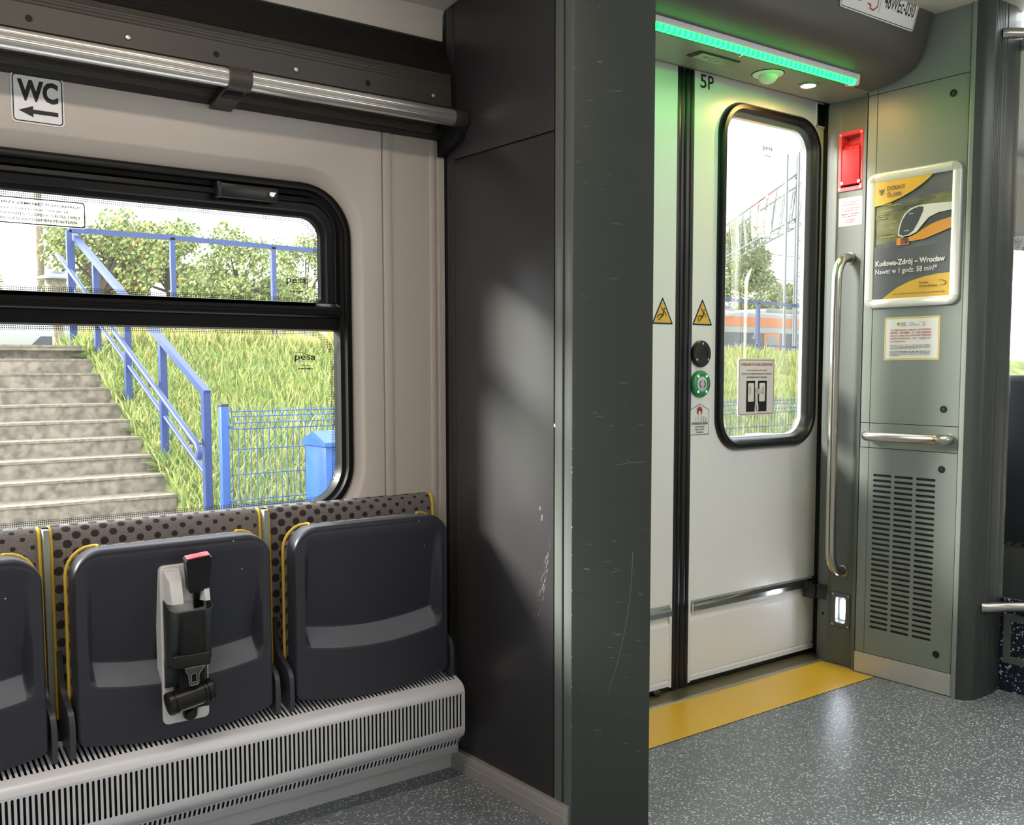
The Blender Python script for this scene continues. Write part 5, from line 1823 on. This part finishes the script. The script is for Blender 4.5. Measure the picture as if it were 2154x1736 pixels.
# lettering
s.crest(0.030, 0.386, 0.026, 'ink_grey', None)
s.text('DOLNY', 0.052, 0.122, 0.388, 0.403, 'ink_grey', 0.02)
s.text('ŚLĄSK', 0.052, 0.112, 0.3615, 0.384, 'ink_grey', 0.02)
s.text('Kudowa-Zdrój – Wrocław', 0.014, 0.280, 0.114, 0.140, 'paper_white', 0.03)
s.text('Nawet w 1 godz. 58 min!*', 0.014, 0.252, 0.086, 0.111, 'paper_white', 0.008)
s.text('Koleje', 0.188, 0.220, 0.046, 0.055, 'ink_black', 0.01)
s.text('Dolnośląskie', 0.188, 0.254, 0.034, 0.044, 'ink_black', 0.01)
s.stroke([(0.258, 0.056), (0.274, 0.0555), (0.284, 0.050), (0.284, 0.042), (0.277, 0.0395), (0.262, 0.040)], [0.0008, 0.002, 0.003, 0.003, 0.002, 0.0008], 'ink_black')
s.greek(0.085, 0.285, 0.016, 0.0022, 'ink_grey', 9)
s.mb.build('poster_sheet', pf, O, smooth=0)
# ticket notice
s = Sheet((XC - 0.0003, 2.106, 1.178), A_, B_, 0.0008)
s.base(rrect(0, 0.212, 0, 0.154, 0.005, 4), 'paper_white')
s.ring(rrect(0.0005, 0.2115, 0.0005, 0.1535, 0.005, 4), rrect(0.0065, 0.2055, 0.0065, 0.1475, 0.004, 4), 'sign_border_gold')
s.ring(rrect(0.0035, 0.2085, 0.0035, 0.1505, 0.004, 4), rrect(0.0050, 0.2070, 0.0050, 0.149, 0.004, 4), 'poster_yellow')
s.crest(0.054, 0.129, 0.011, 'ink_green', 'crest_yellow')
s.text('DOLNY', 0.063, 0.086, 0.1285, 0.1345, 'ink_green', 0.02)
s.text('ŚLĄSK', 0.063, 0.085, 0.1205, 0.127, 'ink_green', 0.02)
s.text('Koleje', 0.098, 0.117, 0.1285, 0.1345, 'ink_black')
s.text('Dolnośląskie', 0.098, 0.138, 0.1215, 0.1270, 'ink_black')
s.stroke([(0.140, 0.134), (0.150, 0.1335), (0.1565, 0.129), (0.154, 0.1225), (0.144, 0.122)], [0.0006, 0.0014, 0.002, 0.002, 0.0006], 'ink_grey')
for k, (t_, w_) in enumerate((('W  PRZYPADKU  BRAKU  WAŻNEGO', 0.155), ('BILETU   PROSIMY   O   ZGŁOSZENIE', 0.155), ('SIĘ DO OBSŁUGI KONDUKTORSKIEJ', 0.155), ('BEZPOŚREDNIO   PO   WEJŚCIU', 0.155), ('DO POJAZDU!', 0.060))):
    z = 0.1045 - 0.0103 * k
    s.text(t_, 0.025, 0.025 + w_, z - (0.001 if k == 2 else 0), z + 0.0065 + (0.0012 if k in (0, 3) else 0), 'ink_red', 0.02)
for k in range(4):
    s.greek(0.025, 0.180 if k < 3 else 0.13, 0.053 - 0.0046 * k, 0.0016, 'ink_grey', 20 + k)
for k in range(4):
    s.greek(0.025, 0.180 if k < 3 else 0.062, 0.030 - 0.0048 * k, 0.0018, 'ink_black', 30 + k)
tag(s.build('ticket_notice'), 'white notice with a gold border and red capitals just below the poster', 'notice')

# ================================================================== glass screen beside the column
O = (3.545, 1.4, 0.0)
ws = thing('glass_screen', O, 'glass draught screen with steel rails right of the corner column', 'screen')
mb = MB()
mb.box(3.541, 3.547, 1.02, 1.756, 0.335, 2.33, 'screen_glass')
g_ = mb.build('screen_pane', ws, O, smooth=0)
mb = MB()
mb.box(3.540, 3.556, 1.02, 1.758, 0.0, 0.335, 'panel_speckled', 0.002)
lp2 = mb.build('lower_panel', ws, O, smooth=0)
mb = MB()
ya2, yb3, za2, zb3, wd2 = 1.10, 1.742, 0.103, 0.282, 0.024
mb.loft([[(3.540, y, z) for y, z in ((ya2, za2), (yb3, za2), (yb3, zb3), (ya2, zb3))], [(3.534, y, z) for y, z in ((ya2 + .002, za2 + .002), (yb3 - .002, za2 + .002), (yb3 - .002, zb3 - .002), (ya2 + .002, zb3 - .002))],
         [(3.534, y, z) for y, z in ((ya2 + wd2, za2 + wd2), (yb3 - wd2, za2 + wd2), (yb3 - wd2, zb3 - wd2), (ya2 + wd2, zb3 - wd2))], [(3.540, y, z) for y, z in ((ya2 + wd2 + .002, za2 + wd2 + .002), (yb3 - wd2 - .002, za2 + wd2 + .002), (yb3 - wd2 - .002, zb3 - wd2 - .002), (ya2 + wd2 + .002, zb3 - wd2 - .002))]], 'jamb_grey')
mb.build('panel_frame', lp2, O, smooth=20)
for zz, nm, p in ((0.323, 'lower_rail', [(3.394, 1.748), (3.402, 1.735), (3.460, 1.699), (3.518, 1.663), (3.55, 1.62), (3.56, 1.50), (3.56, 1.05)]), (2.257, 'upper_rail', [(3.404, 1.748), (3.411, 1.735), (3.452, 1.705), (3.50, 1.668), (3.54, 1.62), (3.55, 1.5), (3.55, 1.05)])):
    mb = MB()
    mb.tube([(x - 0.004, y, zz) for x, y in p], 0.0175, 'stainless', 18)
    mb.build(nm, ws, O, smooth=60)
s = Sheet((3.5405, 1.768, 1.553), A_, B_, 0.0003)
s.base([(0.0, 0.05), (0.052, 0.05), (0.052, 0.018), (0.040, 0.005), (0.026, 0.0), (0.012, 0.005), (0.0, 0.018)], 'sticker_clear')
s.crest(0.026, 0.026, 0.040, 'button_face', None)
tag(s.build('crest_sticker'), 'small white eagle crest sticker on the glass screen at the picture edge', 'sticker')
# seats seen through the screen
def saloon_seat(x, y, label):
    O = (x, y, 0)
    t = thing('saloon_seat', O, label, 'seat', 'seats in the next saloon')
    mb = MB()
    mb.box(x - 0.05, x + 0.05, y - 0.22, y + 0.22, 0.42, 1.12, 'seat_plastic', 0.03, 3)
    mb.build('backrest', t, O)
    mb = MB()
    mb.box(x + 0.05, x + 0.48, y - 0.22, y + 0.22, 0.38, 0.48, 'fabric_dots', 0.03, 3)
    mb.build('seat_cushion', t, O)
    mb = MB()
    mb.box(x + 0.15, x + 0.35, y - 0.04, y + 0.04, 0.0, 0.40, 'gap_black')
    mb.build('pedestal', t, O)
saloon_seat(4.25, 1.98, 'dark saloon seat by the window behind the glass screen')
saloon_seat(5.15, 1.98, 'second dark saloon seat further behind the glass screen')

# ================================================================== outside
mat('concrete', (125, 115, 103), 0.9, bump=0.9, bscale=40, mottled=0.40, mscale=12)
mat('concrete_edge', (122, 113, 100), 0.9, bump=0.6, bscale=80, mottled=0.3, mscale=24)
mat('rail_blue', (22, 50, 108), 0.42)
mat('fence_blue', (24, 72, 148), 0.45)
mat('bin_blue', (24, 80, 160), 0.45)
mat('cap_black', (33, 33, 35), 0.5)
mat('grass_a', (139, 154, 77), 0.8)
mat('grass_b', (166, 174, 98), 0.8)
mat('grass_c', (103, 129, 61), 0.8)
mat('straw', (192, 177, 111), 0.8)
mat('soil', (129, 139, 77), 0.95, mottled=0.4, mscale=3)
mat('ballast', (125, 122, 115), 0.95, mottled=0.3, mscale=20)
mat('bark', (76, 65, 54), 0.9)
mat('leaf_a', (122, 137, 77), 0.7)
mat('leaf_b', (151, 158, 96), 0.7)
mat('leaf_c', (96, 114, 70), 0.7)
mat('leaf_autumn', (182, 139, 65), 0.7)
mat('car_white', (146, 146, 148), 0.35)
mat('car_orange', (188, 102, 51), 0.4)
mat('car_grey', (125, 127, 130), 0.45)
mat('car_window', (44, 50, 60), 0.15)
mat('galvanised', (112, 118, 124), 0.45, metal=0.2)
mat('wire', (80, 86, 92), 0.5)

def gz(x, y):
    """height of the ground outside"""
    lo, hi = -0.40, 1.40
    z = lo + (y - 7.75) * 0.455
    if x > 7:
        hi = 1.40 - min((x - 7) * 0.012, 0.12)
    z = min(max(z, lo), hi)
    return z + 0.05 * math.sin(x * 1.3 + y * 0.7) * (1 if 7.9 < y < 13 else 0.2) + 0.02 * math.sin(x * 4.1) 
STX = 3.06   # right edge of the steps
mb = MB()
xs_ = [STX - 0.14, STX - 0.02] + [STX + 0.53 + 0.55 * i for i in range(60)] + [38, 44, 55, 70, 95]
ys_ = [3.4, 5.0, 6.5, 7.5, 7.8] + [8.2 + 0.4 * i for i in range(14)] + [15, 18, 22, 30, 45, 60, 80]
V, F = [], []
for y in ys_:
    for x in xs_:
        V.append((x, y, gz(x, y) - (0.25 if x < STX - 0.1 else 0)))
nx_ = len(xs_)
for j in range(len(ys_) - 1):
    for i in range(nx_ - 1):
        F.append((j * nx_ + i, j * nx_ + i + 1, (j + 1) * nx_ + i + 1, (j + 1) * nx_ + i))
mb.add(V, F, 'soil')
mb.poly([(-30, 3.4, -0.42), (STX - 0.03, 3.4, -0.42), (STX - 0.03, 8.0, -0.42), (-30, 8.0, -0.42)], 'ballast')
mb.poly([(-30, 11.6, 1.36), (STX + 0.2, 11.6, 1.36), (STX + 0.2, 45, 1.36), (-30, 45, 1.36)], 'soil')
mb.poly([(-30, 7.9, -0.42), (-4.0, 7.9, -0.42), (-4.0, 11.7, 1.36), (-30, 11.7, 1.36)], 'soil')
struct(mb.build('ground'))

# concrete steps
O = (0, 10, 0)
stp = thing('concrete_steps', O, 'weathered grey concrete steps climbing the bank outside the window', 'steps')
rn = random.Random(3)
NST = 13
for k in range(NST):
    y = 11.70 - 0.329 * k
    z = 1.420 - 0.1513 * k
    mb = MB()
    xr = STX + rn.uniform(-0.07, 0.0)
    n = 26
    for (za, zb, ins, m) in ((z - 0.40, z - 0.022, 0.012, 'concrete'), (z - 0.022, z, 0.0, 'concrete_edge')):
        l0 = [(-4.0 + (xr + 4.0) * i / n, y + ins + rn.uniform(-0.004, 0.004), za) for i in range(n + 1)]
        l1 = [(x, yy + rn.uniform(-0.002, 0.002), zb) for x, yy, _ in l0]
        l2 = [(x, y + 0.40, zb) for x, yy, _ in l0]
        mb.loft([l0, l1, l2], m, False)
        mb.poly([(xr, y + ins, za), (xr, y + 0.40, za), (xr, y + 0.40, zb), (xr, y + ins, zb)], m)
    mb.build('step', stp, O, smooth=0)
mb = MB()
mb.box(-4.0, STX + 0.02, 12.05, 14.0, 1.0, 1.418, 'concrete')
mb.build('landing', stp, O, smooth=0)

# blue stair railing
RX = 3.10
O = (RX, 10, 0)
sr = thing('stair_railing', O, 'blue steel railing with handrail tubes down the right side of the concrete steps', 'railing')
def sq(mb, p, q, w, m):
    """square bar between two points"""
    p, q = Vector(p), Vector(q)
    t = (q - p).normalized()
    a = Vector((1, 0, 0)) if abs(t.x) < 0.8 else Vector((0, 1, 0))
    a = (a - t * a.dot(t)).normalized()
    b = t.cross(a)
    h = w / 2
    mb.loft([[p + a * h + b * h, p - a * h + b * h, p - a * h - b * h, p + a * h - b * h], [q + a * h + b * h, q - a * h + b * h, q - a * h - b * h, q + a * h - b * h]], m, True, True, True)
def top_z(y):
    return 0.97 + (y - 8.30) * (2.74 - 0.97) / (12.42 - 8.30)
for y, z0 in ((8.28, -0.25), (9.35, 0.02), (10.40, 0.52), (11.46, 0.98), (12.42, 1.40)):
    mb = MB()
    sq(mb, (RX, y, z0), (RX, y, top_z(y) - 0.01), 0.062, 'rail_blue')
    mb.box(RX - 0.06, RX + 0.06, y - 0.06, y + 0.06, z0 - 0.03, z0 + 0.012, 'rail_blue')
    mb.build('post', sr, O, smooth=0)
mb = MB()
sq(mb, (RX, 8.25, top_z(8.25)), (RX, 12.45, top_z(12.45)), 0.060, 'rail_blue')
mb.build('top_rail', sr, O, smooth=0)
hx = RX - 0.10
def tube_z(y, end):
    return 1.15 + (end - 1.15 + (y / 0.968 - 8.50) * 0.4485) * 0.968
mb = MB()
yk = [8.24 + 4.3 * (1 - k / 12) for k in range(13)]
pth = [(hx, 12.68, 2.50)] + [(hx, y, tube_z(y, 0.50)) for y in yk]
pth += [(hx, 8.19, 0.475), (hx, 8.185, 0.44), (hx, 8.20, 0.41)]
mb.tube(pth, 0.026, 'rail_blue', 12)
for y in (8.40, 9.45, 10.5, 11.5):
    z = tube_z(y, 0.50)
    mb.tube([(hx, y, z), (hx, y, z - 0.07), (RX, y, z - 0.08)], 0.010, 'rail_blue', 8)
mb.build('handrail', sr, O, smooth=60)
mb = MB()
mb.tube([(RX, 8.30, 0.255), (RX, 12.40, 0.255 + 4.1 * 0.4515)], 0.021, 'rail_blue', 10)
mb.build('mid_rail', sr, O, smooth=60)
# landing railings
def landing_rail(pts, label, mid=None, extra=None):
    O = (pts[0][0], pts[0][1], pts[0][2] - 1.3)
    t = thing('landing_railing', O, label, 'railing', 'blue railings along the top of the bank')
    mb = MB()
    for a, b in zip(pts[:-1], pts[1:]):
        sq(mb, a, b, 0.058, 'rail_blue')
    mb.build('top_rail', t, O, smooth=0)
    mb = MB()
    for a, b in zip(pts[:-1], pts[1:]):
        sq(mb, (a[0], a[1], a[2] - 0.78), (b[0], b[1], b[2] - 0.78), 0.034, 'rail_blue')
    mb.build('mid_rail', t, O, smooth=0)
    for p in pts:
        mb = MB()
        sq(mb, (p[0], p[1], p[2] - 1.42), (p[0], p[1], p[2]), 0.058, 'rail_blue')
        mb.build('post', t, O, smooth=0)
    return t
landing_rail([(3.02, 12.2, 2.735), (4.20, 12.2, 2.735), (5.50, 12.2, 2.715), (6.85, 12.2, 2.70)], 'level blue railing at the top of the steps, seen through the upper window pane')
landing_rail([(12.9, 12.0, 2.385), (14.88, 12.0, 2.355), (16.3, 12.0, 2.32), (17.6, 12.0, 2.30)], 'level blue railing on the bank, seen through the door window')

# blue mesh fence along the platform
FY = 7.6
def fence_panel(x0, x1, zt, zb, label, kink=True):
    O = ((x0 + x1) / 2, FY, zb)
    t = thing('mesh_fence_panel', O, label, 'fence', 'blue wire mesh fence panels')
    mb = MB()
    n = int((x1 - x0) / 0.052)
    r = 0.0034
    for i in range(n + 1):
        x = x0 + (x1 - x0) * i / n
        if kink:
            pth = [(x, FY, zb), (x, FY, zt - 0.17), (x, FY - 0.035, zt - 0.12), (x, FY, zt - 0.07), (x, FY, zt)]
        else:
            pth = [(x, FY, zb), (x, FY, zt)]
        mb.tube(pth, r, 'fence_blue', 5)
    mb.build('vertical_wires', t, O)
    mb = MB()
    for z, dy in ((zt - 0.03, 0), (zt - 0.17, 0), (zt - 0.12, -0.035), (zt - 0.07, 0), (zt - 0.33, 0), (zt - 0.53, 0), (zt - 0.735, 0), (zt - 0.78, -0.03), (zt - 0.82, 0), (zt - 1.0, 0)):
        if z > zb:
            mb.tube([(x0, FY + dy - 0.006, z), (x1, FY + dy - 0.006, z)], 0.0042, 'fence_blue', 5)
    mb.build('horizontal_wires', t, O)
def fence_post(x, zt, zb, label):
    mb = MB()
    O = (x, FY, zb)
    t = thing('fence_post', O, label, 'fence post', 'square blue fence posts')
    mb.box(x - 0.032, x + 0.032, FY - 0.032, FY + 0.032, zb, zt, 'fence_blue', 0.003)
    mb.build('tube', t, O)
    mb = MB()
    mb.box(x - 0.033, x + 0.033, FY - 0.033, FY + 0.033, zt, zt + 0.025, 'cap_black', 0.004)
    mb.build('cap', t, O)
    for z in (zt - 0.16, zt - 0.75):
        mb = MB()
        mb.box(x + 0.030, x + 0.062, FY - 0.045, FY - 0.02, z - 0.012, z + 0.012, 'fence_blue', 0.002)
        mb.build('clamp', t, O)
fence_post(2.985, 0.86, -0.4, 'blue square fence post with a black cap by the foot of the steps')
fence_panel(3.05, 5.45, 0.85, -0.35, 'blue wire mesh fence panel between the post and the blue bin')
fence_post(5.50, 0.86, -0.4, 'blue fence post right of the blue bin, beyond the window edge')
for q, x in enumerate((5.56, 8.06, 10.56)):
    fence_panel(x, x + 2.44, 0.80 if q else 0.84, -0.35, ['blue wire mesh fence panel hidden beyond the dark cabinet', 'blue wire mesh fence panel across the left of the door window', 'blue wire mesh fence panel across the right of the door window'][q])
# blue bin
O = (4.05, 7.3, -0.42)
bn = thing('litter_bin', O, 'blue metal litter bin with a sloping lid in front of the mesh fence', 'bin')
mb = MB()
mb.box(3.62, 4.02, 7.12, 7.48, -0.42, 0.545, 'bin_blue', 0.008)
mb.build('body', bn, O)
mb = MB()
mb.extr([(7.09, 0.545), (7.51, 0.545), (7.51, 0.575), (7.30, 0.66), (7.09, 0.575)], 'x', 3.60, 4.04, 'bin_blue')
mb.build('lid', bn, O)
mb = MB()
mb.box(3.58, 3.66, 7.13, 7.18, 0.06, 0.10, 'bin_blue', 0.004)
mb.box(3.585, 3.62, 7.10, 7.135, 0.055, 0.105, 'galvanised', 0.004)
mb.build('bracket', bn, O)
# white kerb post low in the door window
mb = MB()
mb.box(8.35, 8.62, 6.7, 6.9, -0.4, 0.47, 'car_white', 0.02)
mb.box(8.62, 9.8, 6.72, 6.88, -0.4, 0.44, 'car_grey', 0.02)
tag(mb.build('barrier', None, (8.8, 6.8, -0.4)), 'low white and grey barrier just outside the door window', 'barrier')

# grass on the bank
def blades(name, n, area, hmin, hmax, seed, label, mats_, z_off=0.0, dens=None):
    rn = random.Random(seed)
    mb = MB()
    for k in range(n):
        x, y = area(rn)
        z = gz(x, y) - 0.02 + z_off
        h = rn.uniform(hmin, hmax)
        a = rn.uniform(0, 2 * PI)
        w = rn.uniform(0.006, 0.014) * (0.7 + h)
        dx, dy = math.cos(a), math.sin(a)
        bx_, by_ = rn.uniform(-.5, .5) * h, rn.uniform(-.5, .5) * h
        p0 = (x - dx * w, y - dy * w, z); p1 = (x + dx * w, y + dy * w, z)
        q0 = (x - dx * w * .7 + bx_ * .4, y - dy * w * .7 + by_ * .4, z + h * .6); q1 = (x + dx * w * .7 + bx_ * .4, y + dy * w * .7 + by_ * .4, z + h * .6)
        t_ = (x + bx_, y + by_, z + h * rn.uniform(.85, 1))
        mb.add([p0, p1, q1, q0, t_], [(0, 1, 2, 3), (3, 2, 4)], rn.choice(mats_))
    o = mb.build(name, None, (0, 0, 0), smooth=0)
    return tag(o, label, 'grass', None, 'stuff')
blades('grass', 30000, lambda r: (STX - 0.05 + r.random() ** 1.3 * 4.6, r.uniform(7.8, 12.8)), 0.08, 0.24, 21, 'long sunlit grass on the bank right of the concrete steps', ['grass_a', 'grass_b', 'grass_a', 'grass_b', 'grass_a', 'grass_c', 'grass_c', 'straw'])
blades('grass', 16000, lambda r: (r.uniform(8.5, 19.5), r.uniform(7.8, 13.2)), 0.10, 0.30, 22, 'long sunlit grass on the bank behind the fence, seen through the door window', ['grass_a', 'grass_b', 'grass_b', 'grass_a', 'straw'])
blades('tall_weeds', 1500, lambda r: (STX + 0.1 + r.random() * 4.5, r.uniform(11.6, 12.8)), 0.2, 0.5, 23, 'tall pale weeds and seed heads along the top of the bank', ['straw', 'grass_b', 'straw'])

# broad-leaved weed tufts beside the steps
def tuft(x, y, z, sc2, seed, label):
    rn = random.Random(seed)
    mb = MB()
    for k in range(26):
        a = rn.uniform(0, 2 * PI)
        el = rn.uniform(0.3, 1.2)
        L_ = sc2 * rn.uniform(0.6, 1.0)
        d = Vector((math.cos(a) * math.cos(el), math.sin(a) * math.cos(el), math.sin(el)))
        sd = d.cross(Vector((0, 0, 1))).normalized() * L_ * 0.14
        b = Vector((x, y, z))
        tip = b + d * L_ + Vector((0, 0, -L_ * 0.25))
        md = b + d * L_ * 0.55
        mb.add([b, md + sd, tip, md - sd], [(0, 1, 2, 3)], rn.choice(['grass_a', 'grass_c', 'leaf_a']))
    tag(mb.build('weed_tuft', None, (x, y, z), smooth=0), label, 'plant', 'leafy weeds along the steps')
for q, (k, lab) in enumerate(((0, 'leafy weed tuft at the top step, beside the blue post'), (3, 'leafy weed tuft beside the steps under the second post'), (5, 'leafy weed tuft halfway down the right edge of the steps'), (7, 'leafy weed tuft beside the lower steps next to the third post'), (10, 'leafy weed tuft at the lowest visible step'))):
    tuft(STX + 0.05, 11.70 - 0.329 * k - 0.12, 1.42 - 0.1513 * (k + 1) + 0.0, 0.30, 40 + q, lab)

# trees
def tree(x, y, z0, zc, rx, rz, n, seed, label, sparse=0.0, autumn=0.0, lsize=0.085, blobs=18, ks=1.0):
    rn = random.Random(seed)
    x, y, zc, rx, rz, lsize = x * ks, y * ks, 1.15 + (zc - 1.15) * ks, rx * ks, rz * ks, lsize * ks
    O = (x, y, z0)
    t = thing('tree', O, label, 'tree', 'trees beyond the tracks')
    mb = MB()
    mb.tube([(x, y, z0), (x + 0.08, y, (z0 + zc) / 2), (x - 0.05, y + .05, zc + rz * 0.3)], [0.16, 0.12, 0.05], 'bark', 8)
    cs = []
    for k in range(blobs):
        a = rn.uniform(0, 2 * PI); u = rn.uniform(-0.9, 1.0); q = math.sqrt(max(1 - u * u, 0)) * rn.uniform(0.45, 0.95)
        c = Vector((x + math.cos(a) * q * rx, y + math.sin(a) * q * rx, zc + u * rz * 0.8))
        cs.append((c, rn.uniform(0.28, 0.46) * rx))
        mb.tube([(x, y, min(zc, c.z) - 0.1), tuple((Vector((x, y, zc)) * 0.4 + c * 0.6)), tuple(c)], [0.05, 0.03, 0.012], 'bark', 5)
    mb.build('trunk', t, O)
    mb = MB()
    for k in range(n):
        c, r_ = cs[rn.randrange(len(cs))]
        d = Vector((rn.gauss(0, 1), rn.gauss(0, 1), rn.gauss(0, 1)))
        d.normalize()
        p = c + d * r_ * (rn.random() ** 0.45)
        nrm = Vector((rn.uniform(-1, 1), rn.uniform(-1, 1), rn.uniform(-1, 1))).normalized()
        a = nrm.orthogonal().normalized() * lsize * rn.uniform(0.5, 1.0)
        b = nrm.cross(a) * 0.6
        m_ = 'leaf_autumn' if rn.random() < autumn else rn.choice(['leaf_a', 'leaf_b', 'leaf_b', 'leaf_c'])
        mb.add([p - a, p - b * .8, p + a, p + b * .8], [(0, 1, 2, 3)], m_)
    mb.build('crown', t, O, smooth=0)
YT = 25
tree(6.9, YT, 1.4, 3.1, 1.35, 1.9, 13000, 51, 'broad green tree behind the white railcar, next to the pale pole', autumn=0.06)
tree(8.5, YT, 1.4, 3.15, 1.2, 1.7, 11000, 52, 'green tree behind the blue railing, second from the pale pole', autumn=0.03, ks=1.14)
tree(10.3, YT, 1.4, 3.2, 1.35, 1.75, 13000, 53, 'tall tree rising behind the middle post of the upper railing', ks=1.28)
tree(12.2, YT, 1.4, 3.1, 1.3, 1.6, 7000, 54, 'thin sparse tree near the rounded corner of the upper pane', lsize=0.07, ks=1.44)
tree(4.7, YT + 4, 1.4, 2.9, 1.15, 1.2, 6000, 55, 'low bush-like tree at the left edge of the window', autumn=0.04)
tree(56.3, 47, 1.4, 8.5, 2.6, 2.9, 12000, 56, 'tall rounded tree in the left half of the door window', lsize=0.17, blobs=26)
tree(62.4, 48, 1.4, 6.4, 1.25, 1.3, 4000, 57, 'smaller tree at the right edge of the door window', lsize=0.15)
tree(64.0, 52, 1.4, 5.9, 1.9, 0.9, 4000, 58, 'low distant tree between the two trees in the door window', lsize=0.15)

# lamp, pole
O = (6.05, 26.5, 1.4)
mb = MB()
mb.lathe([(0.10, 0), (0.085, 7.5), (0, 7.5)], (5.88, 26.5, 1.0), (0, 0, 1), 'concrete_edge', 14)
tag(mb.build('utility_pole', None, (5.88, 26.5, 1.0)), 'pale upright pole against the sky at the left of the window', 'pole')
O = (3.27, 13.9, 1.4)
ll = thing('lantern_bollard', O, 'pale cylindrical lantern with a flat hat behind the handrail top', 'lantern')
mb = MB()
mb.lathe([(0.07, 0), (0.07, 0.6), (0.12, 0.62), (0.12, 0.98), (0, 0.98)], (3.27, 13.9, 1.35), (0, 0, 1), 'concrete_edge', 18)
mb.build('post', ll, O)
mb = MB()
mb.lathe([(0.24, 0.96), (0.23, 0.985), (0.10, 1.03), (0.10, 1.06), (0, 1.07)], (3.27, 13.9, 1.35), (0, 0, 1), 'galvanised', 20)
mb.build('hat', ll, O)

# railcars on the tracks beyond
def railcar(x0, x1, y, z0, zt, kind, label):
    O = ((x0 + x1) / 2, y, z0)
    t = thing('railcar', O, label, 'train', 'trains on the tracks beyond')
    mb = MB()
    mb.box(x0, x1, y, y + 2.6, z0, zt, 'car_white', 0.10, 3)
    mb.build('body', t, O)
    if kind == 'orange':
        mb = MB()
        mb.box(x0, x1, y - 0.015, y, zt - 0.55, zt - 0.20, 'car_orange')
        mb.build('roof_band', t, O, smooth=0)
        mb = MB()
        mb.box(x0, x1, y - 0.012, y, z0 + 0.1, zt - 0.78, 'car_window')
        mb.build('window_band', t, O, smooth=0)
        for dx in (31.85, 36.0):
            mb = MB()
            mb.box(dx - 0.50, dx + 0.42, y - 0.03, y, z0, zt - 0.80, 'car_orange')
            mb.box(dx - 0.36, dx + 0.28, y - 0.036, y - 0.02, z0 + 0.1, zt - 0.90, 'car_grey')
            mb.build('door', t, O, smooth=0)
        mb = MB()
        mb.box(x0 + 1.0, x0 + 4.2, y + 0.4, y + 2.2, zt, zt + 0.24, 'car_grey', 0.05)
        mb.box(x0 + 6.0, x0 + 8.2, y + 0.4, y + 2.2, zt, zt + 0.2, 'car_grey', 0.05)
        mb.build('roof_unit', t, O)
        s = Sheet((30.66, y - 0.013, 2.28), (1, 0, 0), (0, 0, 1), 0.001)
        s.text('2', 0, 0.22, 0.0, 0.34, 'car_white', 0.02)
        s.mb.build('class_number', t, O, smooth=0)
    else:
        mb = MB()
        for q in range(int((x1 - x0) / 2.3)):
            a = x0 + 0.9 + q * 2.3
            mb.poly([(a, y - 0.012, z0 + 0.12), (a + 1.5, y - 0.012, z0 + 0.12), (a + 1.1, y - 0.012, zt - 0.22), (a + 0.3, y - 0.012, zt - 0.22)] if q % 2 == 0 else [(a, y - 0.012, z0 + 0.5), (a + 1.1, y - 0.012, z0 + 0.5), (a + 1.1, y - 0.012, zt - 0.3), (a, y - 0.012, zt - 0.3)], 'car_window')
        mb.build('window_band', t, O, smooth=0)
    return t
railcar(3.2, 16.0, 20.0, 1.35, 1.99, 'white', 'white railcar roof line showing above the bank through the lower pane')
railcar(26.0, 38.5, 25.0, 1.75, 3.28, 'orange', 'white train with an orange band seen through the door window')
# catenary gantry
MX, MY = 24.0, 18.0
O = (MX, MY, 1.3)
gn = thing('catenary_gantry', O, 'pale lattice mast and gantry over the tracks seen through the door window', 'gantry')
mb = MB()
zt = 1.15 + (9.55 - 1.15) * 18 / 25
for dx in (-0.02, 0.42):
    for dy in (0, 0.4):
        mb.tube([(MX + dx, MY + dy, 1.2), (MX + dx, MY + dy, zt)], 0.045, 'galvanised', 6)
for k in range(12):
    z = 1.3 + k * 0.5
    mb.tube([(MX, MY, z), (MX + 0.42, MY, z + 0.25)], 0.015, 'galvanised', 5)
    mb.tube([(MX + 0.42, MY, z + 0.25), (MX, MY, z + 0.5)], 0.015, 'galvanised', 5)
mb.build('mast', gn, O)
mb = MB()
D = Vector((0.62, 0.785, 0))
nrm = Vector((0.785, -0.62, 0))
zt1, zb1 = 6.62, 5.40
b0 = Vector((MX - 0.05, MY, 0))
Lg, nseg = 26.0, 22
for off in (0.0, 0.5):
    for z in (zt1, zb1):
        mb.tube([b0 + nrm * off + Vector((0, 0, z)), b0 + nrm * off + D * Lg + Vector((0, 0, z))], 0.035, 'galvanised', 5)
    for k in range(nseg):
        p = b0 + nrm * off + D * (Lg * k / nseg)
        q = b0 + nrm * off + D * (Lg * (k + 0.5) / nseg)
        r2 = b0 + nrm * off + D * (Lg * (k + 1) / nseg)
        mb.tube([p + Vector((0, 0, zt1)), q + Vector((0, 0, zb1))], 0.018, 'galvanised', 4)
        mb.tube([q + Vector((0, 0, zb1)), r2 + Vector((0, 0, zt1))], 0.018, 'galvanised', 4)
for k in range(nseg + 1):
    p = b0 + D * (Lg * k / nseg)
    mb.tube([p + Vector((0, 0, zb1)), p + nrm * 0.5 + Vector((0, 0, zb1))], 0.014, 'galvanised', 4)
mb.build('truss', gn, O)
for q, (z, lab) in enumerate(((4.65, 'thin overhead wire crossing the sky in the door window'), (3.9, 'lower thin overhead wire in the door window'))):
    mb = MB()
    mb.tube([(16.0, 20, z + 0.25), (24, 20, z), (34.0, 20, z - 0.1)], 0.012, 'wire', 5)
    tag(mb.build('overhead_wire', None, (24, 20, z)), lab, 'wire', 'overhead wires')
